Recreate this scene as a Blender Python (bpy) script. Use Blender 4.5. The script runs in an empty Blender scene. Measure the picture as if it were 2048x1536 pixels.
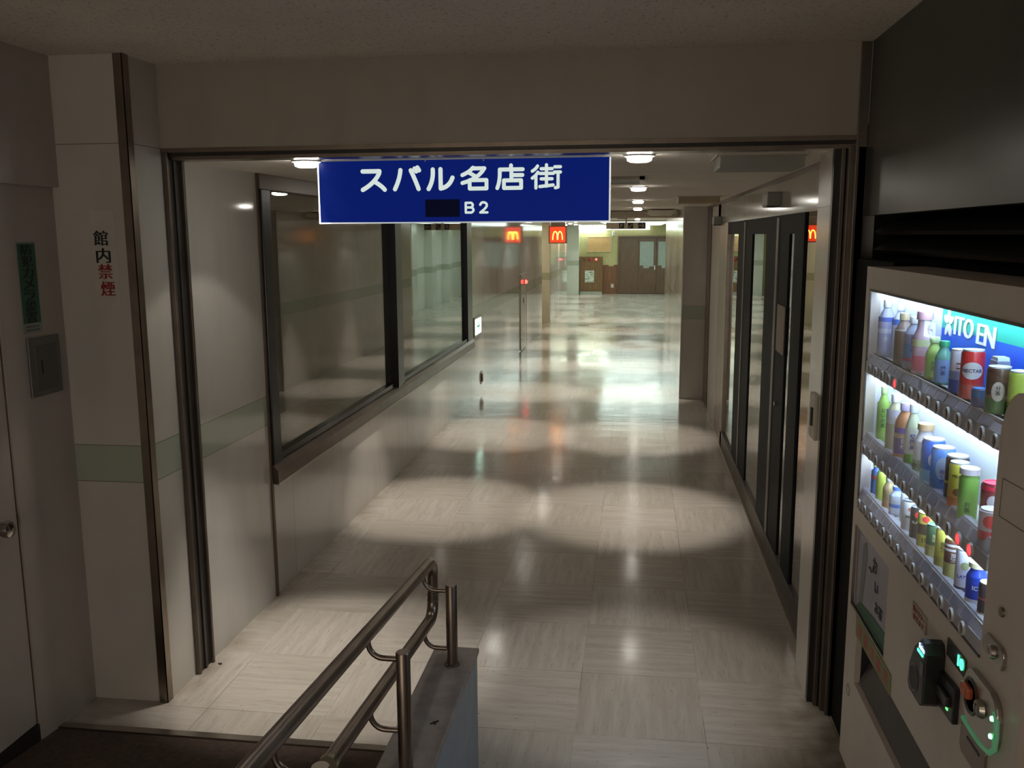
import bpy, bmesh, math, random
from mathutils import Vector, Matrix
random.seed(7)
S = bpy.context.scene
COL = S.collection
PI = math.pi
V = Vector

# ---------------------------------------------------------------- camera, world, exposure
cd = bpy.data.cameras.new('camera'); cam = bpy.data.objects.new('camera', cd); COL.objects.link(cam)
cd.sensor_width = 36.0; cd.lens = 1800 / 2048 * 36.0; cd.clip_start = 0.05; cd.clip_end = 100
def _cam():
    yaw, pitch, roll = (math.radians(a) for a in (7.85, 9.375, -.306))
    f = V((-math.sin(yaw) * math.cos(pitch), math.cos(yaw) * math.cos(pitch), -math.sin(pitch)))
    r = V((math.cos(yaw), math.sin(yaw), 0)); u = r.cross(f)
    r2 = r * math.cos(roll) + u * math.sin(roll); u2 = -r * math.sin(roll) + u * math.cos(roll)
    m = Matrix((r2, u2, -f)).transposed().to_4x4(); m.translation = V((0, 0, 2.1))
    cam.matrix_world = m
_cam(); S.camera = cam
S.view_settings.view_transform = 'Standard'; S.view_settings.look = 'None'
S.view_settings.exposure = 0.0; S.view_settings.gamma = 1.0; S.view_settings.use_curve_mapping = False
W = bpy.data.worlds.new('world'); S.world = W; W.use_nodes = True
W.node_tree.nodes['Background'].inputs[0].default_value = (.9, .84, .75, 1)
W.node_tree.nodes['Background'].inputs[1].default_value = 0.105
S.cycles.max_bounces = 9; S.cycles.transparent_max_bounces = 16; S.cycles.glossy_bounces = 6
S.cycles.sample_clamp_indirect = 6.0; S.cycles.caustics_reflective = False; S.cycles.caustics_refractive = False

def area_light(name, loc, rot, sx, sy, power, col):
    l = bpy.data.lights.new(name, 'AREA'); l.shape = 'RECTANGLE'; l.size = sx; l.size_y = sy; l.energy = power; l.color = col
    o = bpy.data.objects.new(name, l); COL.objects.link(o); o.location = loc; o.rotation_euler = rot
    return o
# dim unseen fill added over the foyer, above and behind the camera
area_light('foyer_fill_overhead', (-.7, -.6, 2.8), (0, 0, 0), 1.4, .5, 4., (1, .88, .74))
area_light('recess_lamp', (-2.85, 20.9, 2.42), (0, 0, 0), .5, .5, 14, (1, .90, .70))
area_light('foyer_fill_rear', (-1.5, -2.7, 1.1), (math.radians(112), 0, 0), 2.6, 1.8, 31, (1, .87, .74))  # large unseen fill added behind the camera to brighten the foyer surfaces

# ---------------------------------------------------------------- materials
MATS = {}
def nt(name):
    m = bpy.data.materials.new(name); m.use_nodes = True; t = m.node_tree
    return m, t, t.nodes['Principled BSDF']
def nd(t, typ, **k):
    n = t.nodes.new(typ)
    for a, b in k.items():
        if a.startswith('i'):
            try: n.inputs[int(a[1:])].default_value = b
            except ValueError: setattr(n, a, b)
        else: setattr(n, a, b)
    return n
def mth(t, op, a, b=None, c=None):
    n = t.nodes.new('ShaderNodeMath'); n.operation = op
    for i, x in enumerate((a, b, c)):
        if x is None: continue
        if isinstance(x, (int, float)): n.inputs[i].default_value = x
        else: t.links.new(x, n.inputs[i])
    return n.outputs[0]
def mix(t, f, a, b):
    n = t.nodes.new('ShaderNodeMix'); n.data_type = 'RGBA'
    for s, x in ((n.inputs[0], f), (n.inputs[6], a), (n.inputs[7], b)):
        if isinstance(x, (int, float)): s.default_value = x
        elif isinstance(x, tuple): s.default_value = x if len(x) == 4 else x + (1,)
        else: t.links.new(x, s)
    return n.outputs[2]
def noise(t, scale, detail=3, vec=None, rough=.5):
    n = nd(t, 'ShaderNodeTexNoise'); n.inputs['Scale'].default_value = scale; n.inputs['Detail'].default_value = detail
    n.inputs['Roughness'].default_value = rough
    if vec is not None: t.links.new(vec, n.inputs['Vector'])
    return n.outputs[0]
def pos(t): return nd(t, 'ShaderNodeNewGeometry').outputs['Position']
def mapr(t, x, a, b, c, d):
    n = nd(t, 'ShaderNodeMapRange'); t.links.new(x, n.inputs[0])
    for i, q in enumerate((a, b, c, d)): n.inputs[i + 1].default_value = q
    return n.outputs[0]
def scl(t, v, s):
    n = nd(t, 'ShaderNodeVectorMath', operation='MULTIPLY'); t.links.new(v, n.inputs[0]); n.inputs[1].default_value = s
    return n.outputs[0]
def bump(t, b, h, strength, dist=.01):
    n = nd(t, 'ShaderNodeBump'); n.inputs['Strength'].default_value = strength; n.inputs['Distance'].default_value = dist
    t.links.new(h, n.inputs['Height']); t.links.new(n.outputs[0], b.inputs['Normal'])

def plain(name, col, rough=.5, metal=0., var=.06, nscale=9., spec=.5, coat=0.):
    if name in MATS: return MATS[name]
    m, t, b = nt(name)
    n = noise(t, nscale, 4, pos(t))
    f = mapr(t, n, .3, .7, 0, 1)
    lo = tuple(c * (1 - var) for c in col); hi = tuple(min(1, c * (1 + var)) for c in col)
    t.links.new(mix(t, f, lo, hi), b.inputs['Base Color'])
    b.inputs['Roughness'].default_value = rough; b.inputs['Metallic'].default_value = metal
    b.inputs['Specular IOR Level'].default_value = spec; b.inputs['Coat Weight'].default_value = coat
    MATS[name] = m; return m
def emit(name, col, s, base=(.3, .3, .3), spec=.5):
    if name in MATS: return MATS[name]
    m, t, b = nt(name)
    b.inputs['Base Color'].default_value = base + (1,); b.inputs['Emission Color'].default_value = col + (1,)
    b.inputs['Emission Strength'].default_value = s; b.inputs['Specular IOR Level'].default_value = spec; b.inputs['Roughness'].default_value = .35
    MATS[name] = m; return m
def glass(name, tint=(.92, .95, .93), r0=.05, dirt=0., rough=.0, strength=1.0):
    m, t, b = nt(name); t.nodes.remove(b)
    lw = nd(t, 'ShaderNodeLayerWeight'); lw.inputs[0].default_value = .5
    p = mth(t, 'POWER', lw.outputs['Facing'], 4.0)
    f = mth(t, 'MULTIPLY_ADD', p, (1 - r0) * strength, r0)
    tr = nd(t, 'ShaderNodeBsdfTransparent'); tr.inputs[0].default_value = tint + (1,)
    gl = nd(t, 'ShaderNodeBsdfGlossy'); gl.inputs['Roughness'].default_value = rough
    a = tr.outputs[0]
    if dirt:
        df = nd(t, 'ShaderNodeBsdfDiffuse'); df.inputs[0].default_value = (.55, .52, .45, 1)
        ms = nd(t, 'ShaderNodeMixShader'); ms.inputs[0].default_value = dirt
        t.links.new(a, ms.inputs[1]); t.links.new(df.outputs[0], ms.inputs[2]); a = ms.outputs[0]
    ms = nd(t, 'ShaderNodeMixShader'); t.links.new(f, ms.inputs[0]); t.links.new(a, ms.inputs[1]); t.links.new(gl.outputs[0], ms.inputs[2])
    t.links.new(ms.outputs[0], t.nodes['Material Output'].inputs[0])
    MATS[name] = m; return m

def panel(name, col, rough=.22, band=None, seams=(), hseams=(), seamw=.0016, bandcol=(.44, .48, .385), grime=.25, spec=.5):
    """melamine / stone wall cladding: colour noise, a green belt course, panel joints, grime along the joints"""
    m, t, b = nt(name); P = pos(t)
    sep = nd(t, 'ShaderNodeSeparateXYZ'); t.links.new(P, sep.inputs[0])
    f = mapr(t, noise(t, 2.2, 5, P), .3, .7, 0, 1)
    c = mix(t, f, tuple(x * .94 for x in col), tuple(x * 1.04 for x in col))
    if band:
        k = mth(t, 'COMPARE', sep.outputs[2], (band[0] + band[1]) / 2, (band[1] - band[0]) / 2)
        c = mix(t, k, c, bandcol)
    s = None
    L = [(a, v) for a, v in seams] + [('z', v) for v in hseams]
    if band: L += [('z', band[0]), ('z', band[1])]
    for a, v in L:
        q = mth(t, 'COMPARE', sep.outputs['xyz'.index(a)], v, seamw)
        s = q if s is None else mth(t, 'MAXIMUM', s, q)
    if s is not None: c = mix(t, mth(t, 'MULTIPLY', s, .75), c, (.09, .075, .05))
    g = mth(t, 'MULTIPLY', mapr(t, noise(t, 5, 6, scl(t, P, (1, 1, .25))), .5, .85, 0, 1), grime)
    c = mix(t, g, c, tuple(x * .55 for x in col))
    t.links.new(c, b.inputs['Base Color'])
    b.inputs['Roughness'].default_value = rough; b.inputs['Specular IOR Level'].default_value = spec
    bump(t, b, noise(t, 1.5, 2, P), .012, .02)
    MATS[name] = m; return m

def floor_mat():
    m, t, b = nt('vinyl_floor_tile'); P = pos(t); Tm = .552
    off = nd(t, 'ShaderNodeVectorMath', operation='ADD'); t.links.new(P, off.inputs[0]); off.inputs[1].default_value = (.23 + 20 * Tm, -4.10 + 40 * Tm, 0)
    cell = nd(t, 'ShaderNodeVectorMath', operation='DIVIDE'); t.links.new(off.outputs[0], cell.inputs[0]); cell.inputs[1].default_value = (Tm, Tm, 1)
    sp = nd(t, 'ShaderNodeSeparateXYZ'); t.links.new(cell.outputs[0], sp.inputs[0])
    fx, fy = mth(t, 'FLOOR', sp.outputs[0]), mth(t, 'FLOOR', sp.outputs[1])
    par = mth(t, 'MODULO', mth(t, 'ADD', fx, fy), 2.0)
    wn = nd(t, 'ShaderNodeTexWhiteNoise'); cb = nd(t, 'ShaderNodeCombineXYZ'); t.links.new(fx, cb.inputs[0]); t.links.new(fy, cb.inputs[1]); t.links.new(cb.outputs[0], wn.inputs[0])
    # streaks run along x on one tile, along y on the next
    ra = noise(t, 1, 6, scl(t, P, (9, 120, 1)), .62); rb = noise(t, 1, 6, scl(t, P, (120, 9, 1)), .62)
    sa = noise(t, 1, 4, scl(t, P, (2.2, 26, 1)), .5); sb = noise(t, 1, 4, scl(t, P, (26, 2.2, 1)), .5)
    def sel(a, b2): return mth(t, 'ADD', mth(t, 'MULTIPLY', a, mth(t, 'SUBTRACT', 1, par)), mth(t, 'MULTIPLY', b2, par))
    r1, r2 = sel(ra, rb), sel(sa, sb)
    c = mix(t, mapr(t, r2, .3, .7, 0, 1), (.435, .395, .345), (.535, .495, .445))
    c = mix(t, mapr(t, r1, .57, .70, 0, .65), c, (.24, .20, .15))
    c = mix(t, mapr(t, r1, .40, .28, 0, .5), c, (.64, .60, .53))
    c = mix(t, mth(t, 'MULTIPLY', wn.outputs[0], .30), c, (.33, .295, .235))
    fr = mth(t, 'FRACT', sp.outputs[0]); fr2 = mth(t, 'FRACT', sp.outputs[1])
    e = mth(t, 'MAXIMUM', mth(t, 'LESS_THAN', fr, .0045), mth(t, 'LESS_THAN', fr2, .005))
    e = mth(t, 'MULTIPLY', e, mapr(t, noise(t, 2.3, 2, P), .42, .6, .1, .85))
    c = mix(t, e, c, (.13, .10, .07))
    sk = mapr(t, noise(t, 60, 2, P), .70, .76, 0, .7)
    c = mix(t, sk, c, (.12, .09, .06))
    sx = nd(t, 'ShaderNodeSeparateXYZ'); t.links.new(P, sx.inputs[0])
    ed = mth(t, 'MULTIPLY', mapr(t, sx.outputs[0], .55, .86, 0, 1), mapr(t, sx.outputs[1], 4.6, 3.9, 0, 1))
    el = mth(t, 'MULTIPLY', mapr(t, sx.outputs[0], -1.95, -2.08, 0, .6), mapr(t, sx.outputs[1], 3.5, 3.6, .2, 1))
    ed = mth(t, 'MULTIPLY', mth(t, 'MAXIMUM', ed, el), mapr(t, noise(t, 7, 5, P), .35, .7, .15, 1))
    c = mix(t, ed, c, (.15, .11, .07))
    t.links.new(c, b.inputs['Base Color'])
    rg = mapr(t, noise(t, 1.6, 4, scl(t, P, (1, .6, 1))), .35, .7, .11, .21)
    t.links.new(rg, b.inputs['Roughness']); b.inputs['Specular IOR Level'].default_value = .55
    h = mth(t, 'ADD', mth(t, 'MULTIPLY', noise(t, 1.0, 3, scl(t, P, (2.0, 5.0, 1))), 1.0), mth(t, 'MULTIPLY', r1, .05))
    h = mth(t, 'ADD', h, mth(t, 'MULTIPLY', wn.outputs[0], 0.0))
    bump(t, b, h, .09, .02)
    MATS['floor'] = m; return m

def speckle(name, col, dark=(.28, .25, .2), rough=.85, amt=.7):
    m, t, b = nt(name); P = pos(t)
    c = mix(t, mapr(t, noise(t, 3, 4, P), .3, .7, 0, 1), tuple(x * .93 for x in col), tuple(x * 1.03 for x in col))
    c = mix(t, mapr(t, noise(t, 70, 3, P), .58, .68, 0, amt), c, dark)
    t.links.new(c, b.inputs['Base Color']); b.inputs['Roughness'].default_value = rough
    bump(t, b, noise(t, 60, 3, P), .25, .004)
    MATS[name] = m; return m

def wood(name, col, rough=.4):
    m, t, b = nt(name); P = pos(t)
    n = noise(t, 1, 5, scl(t, P, (30, 30, 2.5)), .6)
    t.links.new(mix(t, mapr(t, n, .3, .7, 0, 1), tuple(x * .7 for x in col), tuple(x * 1.25 for x in col)), b.inputs['Base Color'])
    b.inputs['Roughness'].default_value = rough
    MATS[name] = m; return m

BAND = (1.035, 1.20)
CREAM = (.60, .565, .50)
M_FLOOR = floor_mat()
M_CEIL = speckle('corridor_ceiling', (.78, .72, .63), (.4, .34, .27), .8, .5)
M_CEIL2 = speckle('foyer_ceiling', (.72, .66, .57))
M_WALLL = panel('cladding_left', (.62, .60, .56), .06, BAND, [('y', v) for v in (4.83, 5.15, 6.08, 7.02, 7.96, 8.9, 9.83, 10.76, 11.3, 12.3, 14.1, 16.2, 17.1, 18.6)], (), spec=1.)
M_PILL = panel('cladding_pillar', (.62, .59, .53), .25, BAND, [], (2.485,))
M_HEAD = panel('cladding_header', (.46, .42, .35), .3, None, [], ())
M_WALLN = panel('painted_steel', (.50, .44, .38), .45, None, [], ())
M_WALLR = panel('cladding_right', (.62, .585, .52), .15, BAND, [('y', v) for v in (13, 15, 17)], (), spec=.8)
M_FARW = panel('cladding_far', (.66, .68, .60), .16, BAND, [], ())
M_CREAMW = panel('cladding_cream', (.70, .64, .47), .25, BAND, [], (), bandcol=(.46, .44, .28))
M_TRANS = panel('transom_panel', (.52, .50, .44), .12, None, [('y', 6.47), ('y', 7.9)], (), .006)
M_STEEL = plain('brushed_steel', (.42, .38, .33), .28, 1., .1)
M_BRONZE = plain('bronze_steel', (.30, .25, .20), .3, 1., .15)
M_JAMB = plain('jamb_bronze', (.17, .14, .115), .4, .8, .15)
M_RAIL = plain('handrail_steel', (.32, .26, .215), .34, 1., .12)
M_DARK = plain('dark_frame', (.035, .037, .042), .22, .6, .1)
M_DKSTEEL = plain('blackened_steel', (.045, .04, .035), .35, .3)
M_BLACK = plain('black_plastic', (.015, .015, .015), .4)
M_BROWNT = plain('brown_trim', (.13, .09, .06), .35, .2)
M_UPPER = plain('dark_fascia_metal', (.085, .08, .07), .30, .25, .15, 3)
M_VEND = plain('vending_enamel', (.64, .56, .48), .42, 0, .03)
M_GLASS = glass('shop_glass', (.80, .80, .74), .14, .06)
M_GLASS2 = glass('shop_glass_clear', (.85, .88, .84), .14, 0)
M_GLASSR = glass('door_glass', (.60, .64, .60), .30, 0, 0, 1.0)
M_VGLASS = glass('display_glass', (.97, .98, 1.), .015, 0, 0, .35)
M_RAMP = plain('ramp_carpet', (.055, .035, .025), .95, 0, .25, 40)
M_CURB = plain('curb_terrazzo', (.33, .27, .23), .5, 0, .2, 14)
M_CURBS = plain('curb_side_paint', (.34, .35, .36), .5, 0, .08)
M_WHITE = plain('white_plastic', (.75, .75, .72), .4)
M_GREY = plain('grey_metal_plate', (.20, .195, .19), .4, .7)
M_BEIGE = plain('beige_metal', (.52, .47, .38), .5)
M_WOOD = wood('brown_door_wood', (.13, .072, .045))
M_WOOD2 = wood('brown_wall_wood', (.20, .085, .04))
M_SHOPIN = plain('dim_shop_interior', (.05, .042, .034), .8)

# ---------------------------------------------------------------- mesh helpers
class MB:
    def __init__(s): s.b = bmesh.new()
    def box(s, x0, x1, y0, y1, z0, z1, bev=0.):
        vs = [s.b.verts.new((x, y, z)) for x in (x0, x1) for y in (y0, y1) for z in (z0, z1)]
        F = [(0, 1, 3, 2), (4, 6, 7, 5), (0, 4, 5, 1), (2, 3, 7, 6), (0, 2, 6, 4), (1, 5, 7, 3)]
        fs = [s.b.faces.new([vs[i] for i in f]) for f in F]
        if bev: bmesh.ops.bevel(s.b, geom=list({e for f in fs for e in f.edges}), offset=bev, segments=2, affect='EDGES', profile=.6)
        return s
    def prism(s, pts, axis, a, b, bev=0.):
        """polygon pts (2D) swept along axis from a to b; pts are (y,z) for x, (x,z) for y, (x,y) for z"""
        def P(p, c): return {'x': (c, p[0], p[1]), 'y': (p[0], c, p[1]), 'z': (p[0], p[1], c)}[axis]
        A = [s.b.verts.new(P(p, a)) for p in pts]; B = [s.b.verts.new(P(p, b)) for p in pts]; n = len(pts)
        fs = [s.b.faces.new(A), s.b.faces.new(B[::-1])] + [s.b.faces.new((A[i], B[i], B[(i + 1) % n], A[(i + 1) % n])) for i in range(n)]
        if bev: bmesh.ops.bevel(s.b, geom=list({e for f in fs[:2] for e in f.edges}), offset=bev, segments=2, affect='EDGES', profile=.6)
        return s
    def lathe(s, prof, c=(0, 0, 0), axis='z', n=24):
        rings = []
        for r, h in prof:
            if r < 1e-6: rings.append([s.b.verts.new(s._ax((0, 0, h), c, axis))])
            else: rings.append([s.b.verts.new(s._ax((r * math.cos(2 * PI * i / n), r * math.sin(2 * PI * i / n), h), c, axis)) for i in range(n)])
        for a, b in zip(rings, rings[1:]):
            for i in range(n):
                j = (i + 1) % n
                q = [a[0]] if len(a) == 1 else [a[i], a[j]]
                q += [b[0]] if len(b) == 1 else [b[j], b[i]]
                if len(q) > 2: s.b.faces.new(q)
        return s
    @staticmethod
    def _ax(p, c, axis):
        x, y, z = p
        if axis == 'x': x, y, z = z, x, y
        elif axis == '-x': x, y, z = -z, -x, y
        elif axis == 'y': x, y, z = y, z, x
        elif axis == '-y': x, y, z = x, -z, y
        elif axis == '-z': x, y, z = x, -y, -z
        return (x + c[0], y + c[1], z + c[2])
    def tube(s, pts, r, n=14, cap=True):
        pts = [V(p) for p in pts]; rings = []; prev = None
        for i, p in enumerate(pts):
            d = (pts[min(i + 1, len(pts) - 1)] - pts[max(i - 1, 0)]).normalized()
            if prev is None:
                u = d.cross(V((0, 0, 1)));
                if u.length < .1: u = d.cross(V((1, 0, 0)))
                u.normalize()
            else:
                u = (prev - d * prev.dot(d)).normalized()
            prev = u; w = d.cross(u)
            rings.append([s.b.verts.new(p + (u * math.cos(2 * PI * k / n) + w * math.sin(2 * PI * k / n)) * r) for k in range(n)])
        for a, b in zip(rings, rings[1:]):
            for k in range(n): s.b.faces.new((a[k], a[(k + 1) % n], b[(k + 1) % n], b[k]))
        if cap: s.b.faces.new(rings[0][::-1]); s.b.faces.new(rings[-1])
        return s
    def add_mesh(s, me, M):
        b2 = bmesh.new(); b2.from_mesh(me); b2.transform(M)
        mp = {v: s.b.verts.new(v.co) for v in b2.verts}
        for f in b2.faces:
            try: s.b.faces.new([mp[v] for v in f.verts])
            except ValueError: pass
        b2.free(); return s
def arc(c, r, a0, a1, ax0, ax1, n=8):
    c, ax0, ax1 = V(c), V(ax0), V(ax1)
    return [c + (ax0 * math.cos(a) + ax1 * math.sin(a)) * r for a in (a0 + (a1 - a0) * i / n for i in range(n + 1))]

def wloc(o):
    p = V((0, 0, 0))
    while o is not None: p += o.location; o = o.parent
    return p
def obj(name, mb, mat, parent=None, smooth=None, origin=None):
    b = mb.b; bmesh.ops.recalc_face_normals(b, faces=b.faces)
    if parent is not None: o0 = wloc(parent)
    elif origin is not None: o0 = V(origin)
    else:
        xs = [v.co for v in b.verts]
        o0 = V(((min(v.x for v in xs) + max(v.x for v in xs)) / 2, (min(v.y for v in xs) + max(v.y for v in xs)) / 2, min(v.z for v in xs)))
    bmesh.ops.translate(b, verts=b.verts, vec=-o0)
    me = bpy.data.meshes.new(name); b.to_mesh(me); b.free()
    if smooth:
        me.polygons.foreach_set('use_smooth', [True] * len(me.polygons)); me.set_sharp_from_angle(angle=math.radians(smooth))
    me.materials.append(mat)
    o = bpy.data.objects.new(name, me); COL.objects.link(o)
    if parent is not None: o.parent = parent
    else: o.location = o0
    return o
def tag(o, label, cat, group=None):
    o['label'] = label; o['category'] = cat
    if group: o['group'] = group
    return o
def thing(name, label, cat, loc, group=None):
    o = bpy.data.objects.new(name, None); COL.objects.link(o); o.location = loc; o.empty_display_size = .05
    return tag(o, label, cat, group)
def struct(name, mb, mat, smooth=None, parent=None):
    o = obj(name, mb, mat, parent, smooth)
    if parent is None: o['kind'] = 'structure'
    return o
def sroot(name, loc):
    o = bpy.data.objects.new(name, None); COL.objects.link(o); o.location = loc; o['kind'] = 'structure'; o.empty_display_size = .05
    return o
def dup(root, loc, label=None):
    r = root.copy(); COL.objects.link(r); r.location = loc
    if label: r['label'] = label
    for ch in list(root.children):
        c = ch.copy(); COL.objects.link(c); c.parent = r
        for g in list(ch.children):
            d = g.copy(); COL.objects.link(d); d.parent = c
    return r
FR = {'-y': (V((1, 0, 0)), V((0, 0, 1)), V((0, -1, 0))), '+x': (V((0, 1, 0)), V((0, 0, 1)), V((1, 0, 0))), '-x': (V((0, -1, 0)), V((0, 0, 1)), V((-1, 0, 0)))}
def frame(face, c, sx=1., sy=1., shear=0.):
    r, u, n = FR[face]
    M = Matrix((r * sx, u * sy + r * shear, n)).transposed().to_4x4(); M.translation = V(c); return M
def text_mesh(s, size, bold=0., ext=.0008):
    cu = bpy.data.curves.new('t', 'FONT'); cu.body = s; cu.size = size; cu.align_x = 'CENTER'; cu.align_y = 'CENTER'
    cu.extrude = ext; cu.offset = bold; cu.resolution_u = 3
    o = bpy.data.objects.new('t', cu); COL.objects.link(o)
    dg = bpy.context.evaluated_depsgraph_get(); dg.update()
    me = bpy.data.meshes.new_from_object(o.evaluated_get(dg))
    bpy.data.objects.remove(o); bpy.data.curves.remove(cu)
    if me.vertices:
        xs = [v.co.x for v in me.vertices]; ys = [v.co.y for v in me.vertices]
        me.transform(Matrix.Translation((-(min(xs) + max(xs)) / 2, -(min(ys) + max(ys)) / 2, 0)))
    return me
def text(mb, s, face, c, size, bold=0., sx=1., sy=1., shear=0., fit=None):
    me = text_mesh(s, size, 0 if fit and bold else bold)
    if fit and me.vertices:
        xs = [v.co.x for v in me.vertices]; ys = [v.co.y for v in me.vertices]
        w, h = max(xs) - min(xs), max(ys) - min(ys)
        if fit[0]: sx = fit[0] / w
        if fit[1]: sy = fit[1] / h
    r_ = FR[face][0]
    for k, d in enumerate((0, -bold, bold) if fit and bold else (0,)):
        mb.add_mesh(me, frame(face, V(c) + r_ * d + FR[face][2] * (k * .00012), sx, sy, shear))
    bpy.data.meshes.remove(me); return mb
def stroke(mb, pts, w, face, T, n=8):
    """flat round-ended brush stroke; T maps 2D -> 2D local, extruded 2 mm"""
    r, u, nn = FR[face]
    for i, (p, q) in enumerate(zip(pts, pts[1:])):
        p, q = V(p + (0,)), V(q + (0,)); d = (q - p)
        if d.length < 1e-6: continue
        a = math.atan2(d.y, d.x); loop = []
        for k in range(n + 1): t = a + PI / 2 + PI * k / n; loop.append(p + V((math.cos(t), math.sin(t), 0)) * w / 2)
        for k in range(n + 1): t = a - PI / 2 + PI * k / n; loop.append(q + V((math.cos(t), math.sin(t), 0)) * w / 2)
        fr = [];bk = []
        for l in loop:
            c = T(l.x, l.y); fr.append(mb.b.verts.new(c + nn * .002)); bk.append(mb.b.verts.new(c))
        mb.b.faces.new(fr); m = len(loop)
        for k in range(m): mb.b.faces.new((fr[k], bk[k], bk[(k + 1) % m], fr[(k + 1) % m]))
    return mb
def quad_bez(p0, p1, p2, n=6):
    return [tuple((1 - t) ** 2 * a + 2 * t * (1 - t) * b + t * t * c for a, b, c in zip(p0, p1, p2)) for t in (i / n for i in range(n + 1))]

# ---------------------------------------------------------------- setting: floor, ceilings, walls
ZC = 2.445; ZF = 2.84
struct('floor', MB().box(-5, 3.2, -3, 33.2, -.12, 0), M_FLOOR)
struct('ceiling', MB().box(-5, 3.2, 3.975, 33.2, ZC, ZC + .1), M_CEIL)
struct('ceiling_foyer', MB().box(-3.2, 2.2, -3, 3.84, ZF, ZF + .1), M_CEIL2)
# left corridor wall with the window opening
w = MB(); w.box(-2.2, -2.08, 3.86, 4.83, 0, ZC).box(-2.2, -2.08, 4.83, 11.3, 0, .68).box(-2.2, -2.08, 11.3, 20.07, 0, ZC)
struct('wall_left', w, M_WALLL)
struct('wall_left_recess', MB().box(-3.6, -3.5, 20.07, 21.8, 0, ZC), M_FARW)
struct('wall_left_cream', MB().box(-3.6, -2.075, 21.8, 21.86, 0, ZC), M_CREAMW)
struct('wall_left_far', MB().box(-2.25, -2.065, 21.86, 27.2, 0, ZC), M_WALLL)
struct('wall_left_end', MB().box(-4.1, -4, 21.86, 33.0, 0, ZC), M_FARW)
struct('wall_left_pier', MB().box(-2.55, -2.03, 32.25, 32.8, 0, ZC), M_FARW)
# dim closed shop behind the left window
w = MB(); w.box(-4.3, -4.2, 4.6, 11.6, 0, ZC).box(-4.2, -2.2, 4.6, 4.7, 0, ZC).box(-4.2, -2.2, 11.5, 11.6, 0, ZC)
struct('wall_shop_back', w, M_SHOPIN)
# right side: closed shop behind the glazing, end pier, polished wall, green recess
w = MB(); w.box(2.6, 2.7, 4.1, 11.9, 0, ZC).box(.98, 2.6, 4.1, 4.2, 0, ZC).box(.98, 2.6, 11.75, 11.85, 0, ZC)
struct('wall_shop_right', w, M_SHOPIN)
struct('wall_right', MB().box(.589, .95, 11.68, 19.0, 0, ZC), M_WALLR)
struct('trim_1', MB().box(.574, .589, 11.665, 11.70, 0, ZC), M_STEEL)
struct('wall_right_passage', MB().box(1.95, 2.05, 19, 33, 0, ZC).box(.95, 1.95, 18.9, 19.0, 0, ZC), M_FARW)
for i, y in enumerate((21.2, 23.6, 26.0, 28.4)):
    struct('wall_right_pilaster', MB().box(1.72, 1.95, y, y + .55, 0, ZC), M_FARW)
# end wall
struct('wall_back', MB().box(-4, 3, 32.8, 32.95, 0, ZC), plain('olive_plaster', (.50, .46, .22), .7, 0, .08))
w = MB(); w.prism([(-1.2, 0), (-.66, 0), (-.66, 1.04), (-.80, 1.04), (-.82, .99), (-.98, .99), (-1.0, 1.035), (-1.2, 1.035)], 'y', 32.775, 32.8)
struct('trim_2', w, M_WOOD2)
struct('wall_right_pillar', MB().box(.80, .98, 3.985, 4.255, 0, ZC), panel('cladding_jamb', (.64, .60, .54), .2, None, [], (2.215,)))
# foyer left: pillar, door wall, fascia
struct('wall_left_pillar', MB().box(-2.45, -2.09, 3.58, 3.86, 0, ZF), M_PILL)
struct('trim_3', MB().box(-2.127, -2.085, 3.572, 3.58, 0, ZF).box(-2.09, -2.084, 3.572, 3.615, 0, ZF), M_BRONZE)
struct('wall_foyer_left', MB().box(-2.6, -2.445, 3.19, 3.86, 0, ZF).box(-2.6, -2.445, -3, 2.2, 0, ZF).box(-2.6, -2.445, 2.2, 3.19, 2.15, ZF), M_WALLN)
struct('wall_foyer_fascia', MB().box(-2.445, -2.415, -3, 3.58, 2.31, ZF), M_WALLN)
# header over the opening
w = MB(); w.box(-2.09, .90, 3.84, 3.975, 2.485, ZF)
struct('wall_header', w, M_HEAD)
struct('trim_4', MB().box(-2.09, .86, 3.835, 3.87, 2.468, 2.486).box(-2.09, .86, 3.885, 3.985, 2.440, 2.478), M_BRONZE)
struct('trim_5', MB().box(-2.09, .86, 3.87, 3.885, 2.455, 2.486), M_DKSTEEL)
# left jamb: shutter guide profiles
j = sroot('trim_6', (-2.07, 3.9, 0))
obj('guide_strip', MB().box(-2.09, -2.066, 3.845, 3.862, 0, 2.47, .002).box(-2.09, -2.058, 3.968, 3.985, 0, 2.44, .002), M_JAMB, j)
obj('guide_channel', MB().box(-2.09, -2.074, 3.862, 3.968, 0, 2.47), M_DKSTEEL, j)
obj('guide_rib', MB().box(-2.09, -2.066, 3.905, 3.925, 0, 2.46, .002), M_DKSTEEL, j)
# right jamb
j = sroot('trim_7', (.85, 3.9, 0))
obj('guide_channel', MB().box(.80, .835, 3.95, 3.985, 0, 2.44).box(.87, .9, 3.835, 3.87, 0, 2.44), M_DKSTEEL, j)
obj('guide_strip', MB().box(.822, .838, 3.915, 3.97, 0, 2.45, .002).box(.842, .862, 3.875, 3.95, 0, 2.45, .002), M_JAMB, j)
obj('jamb_cover', MB().box(.858, .9, 3.835, 3.98, 0, ZF, .003), M_JAMB, j)
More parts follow.
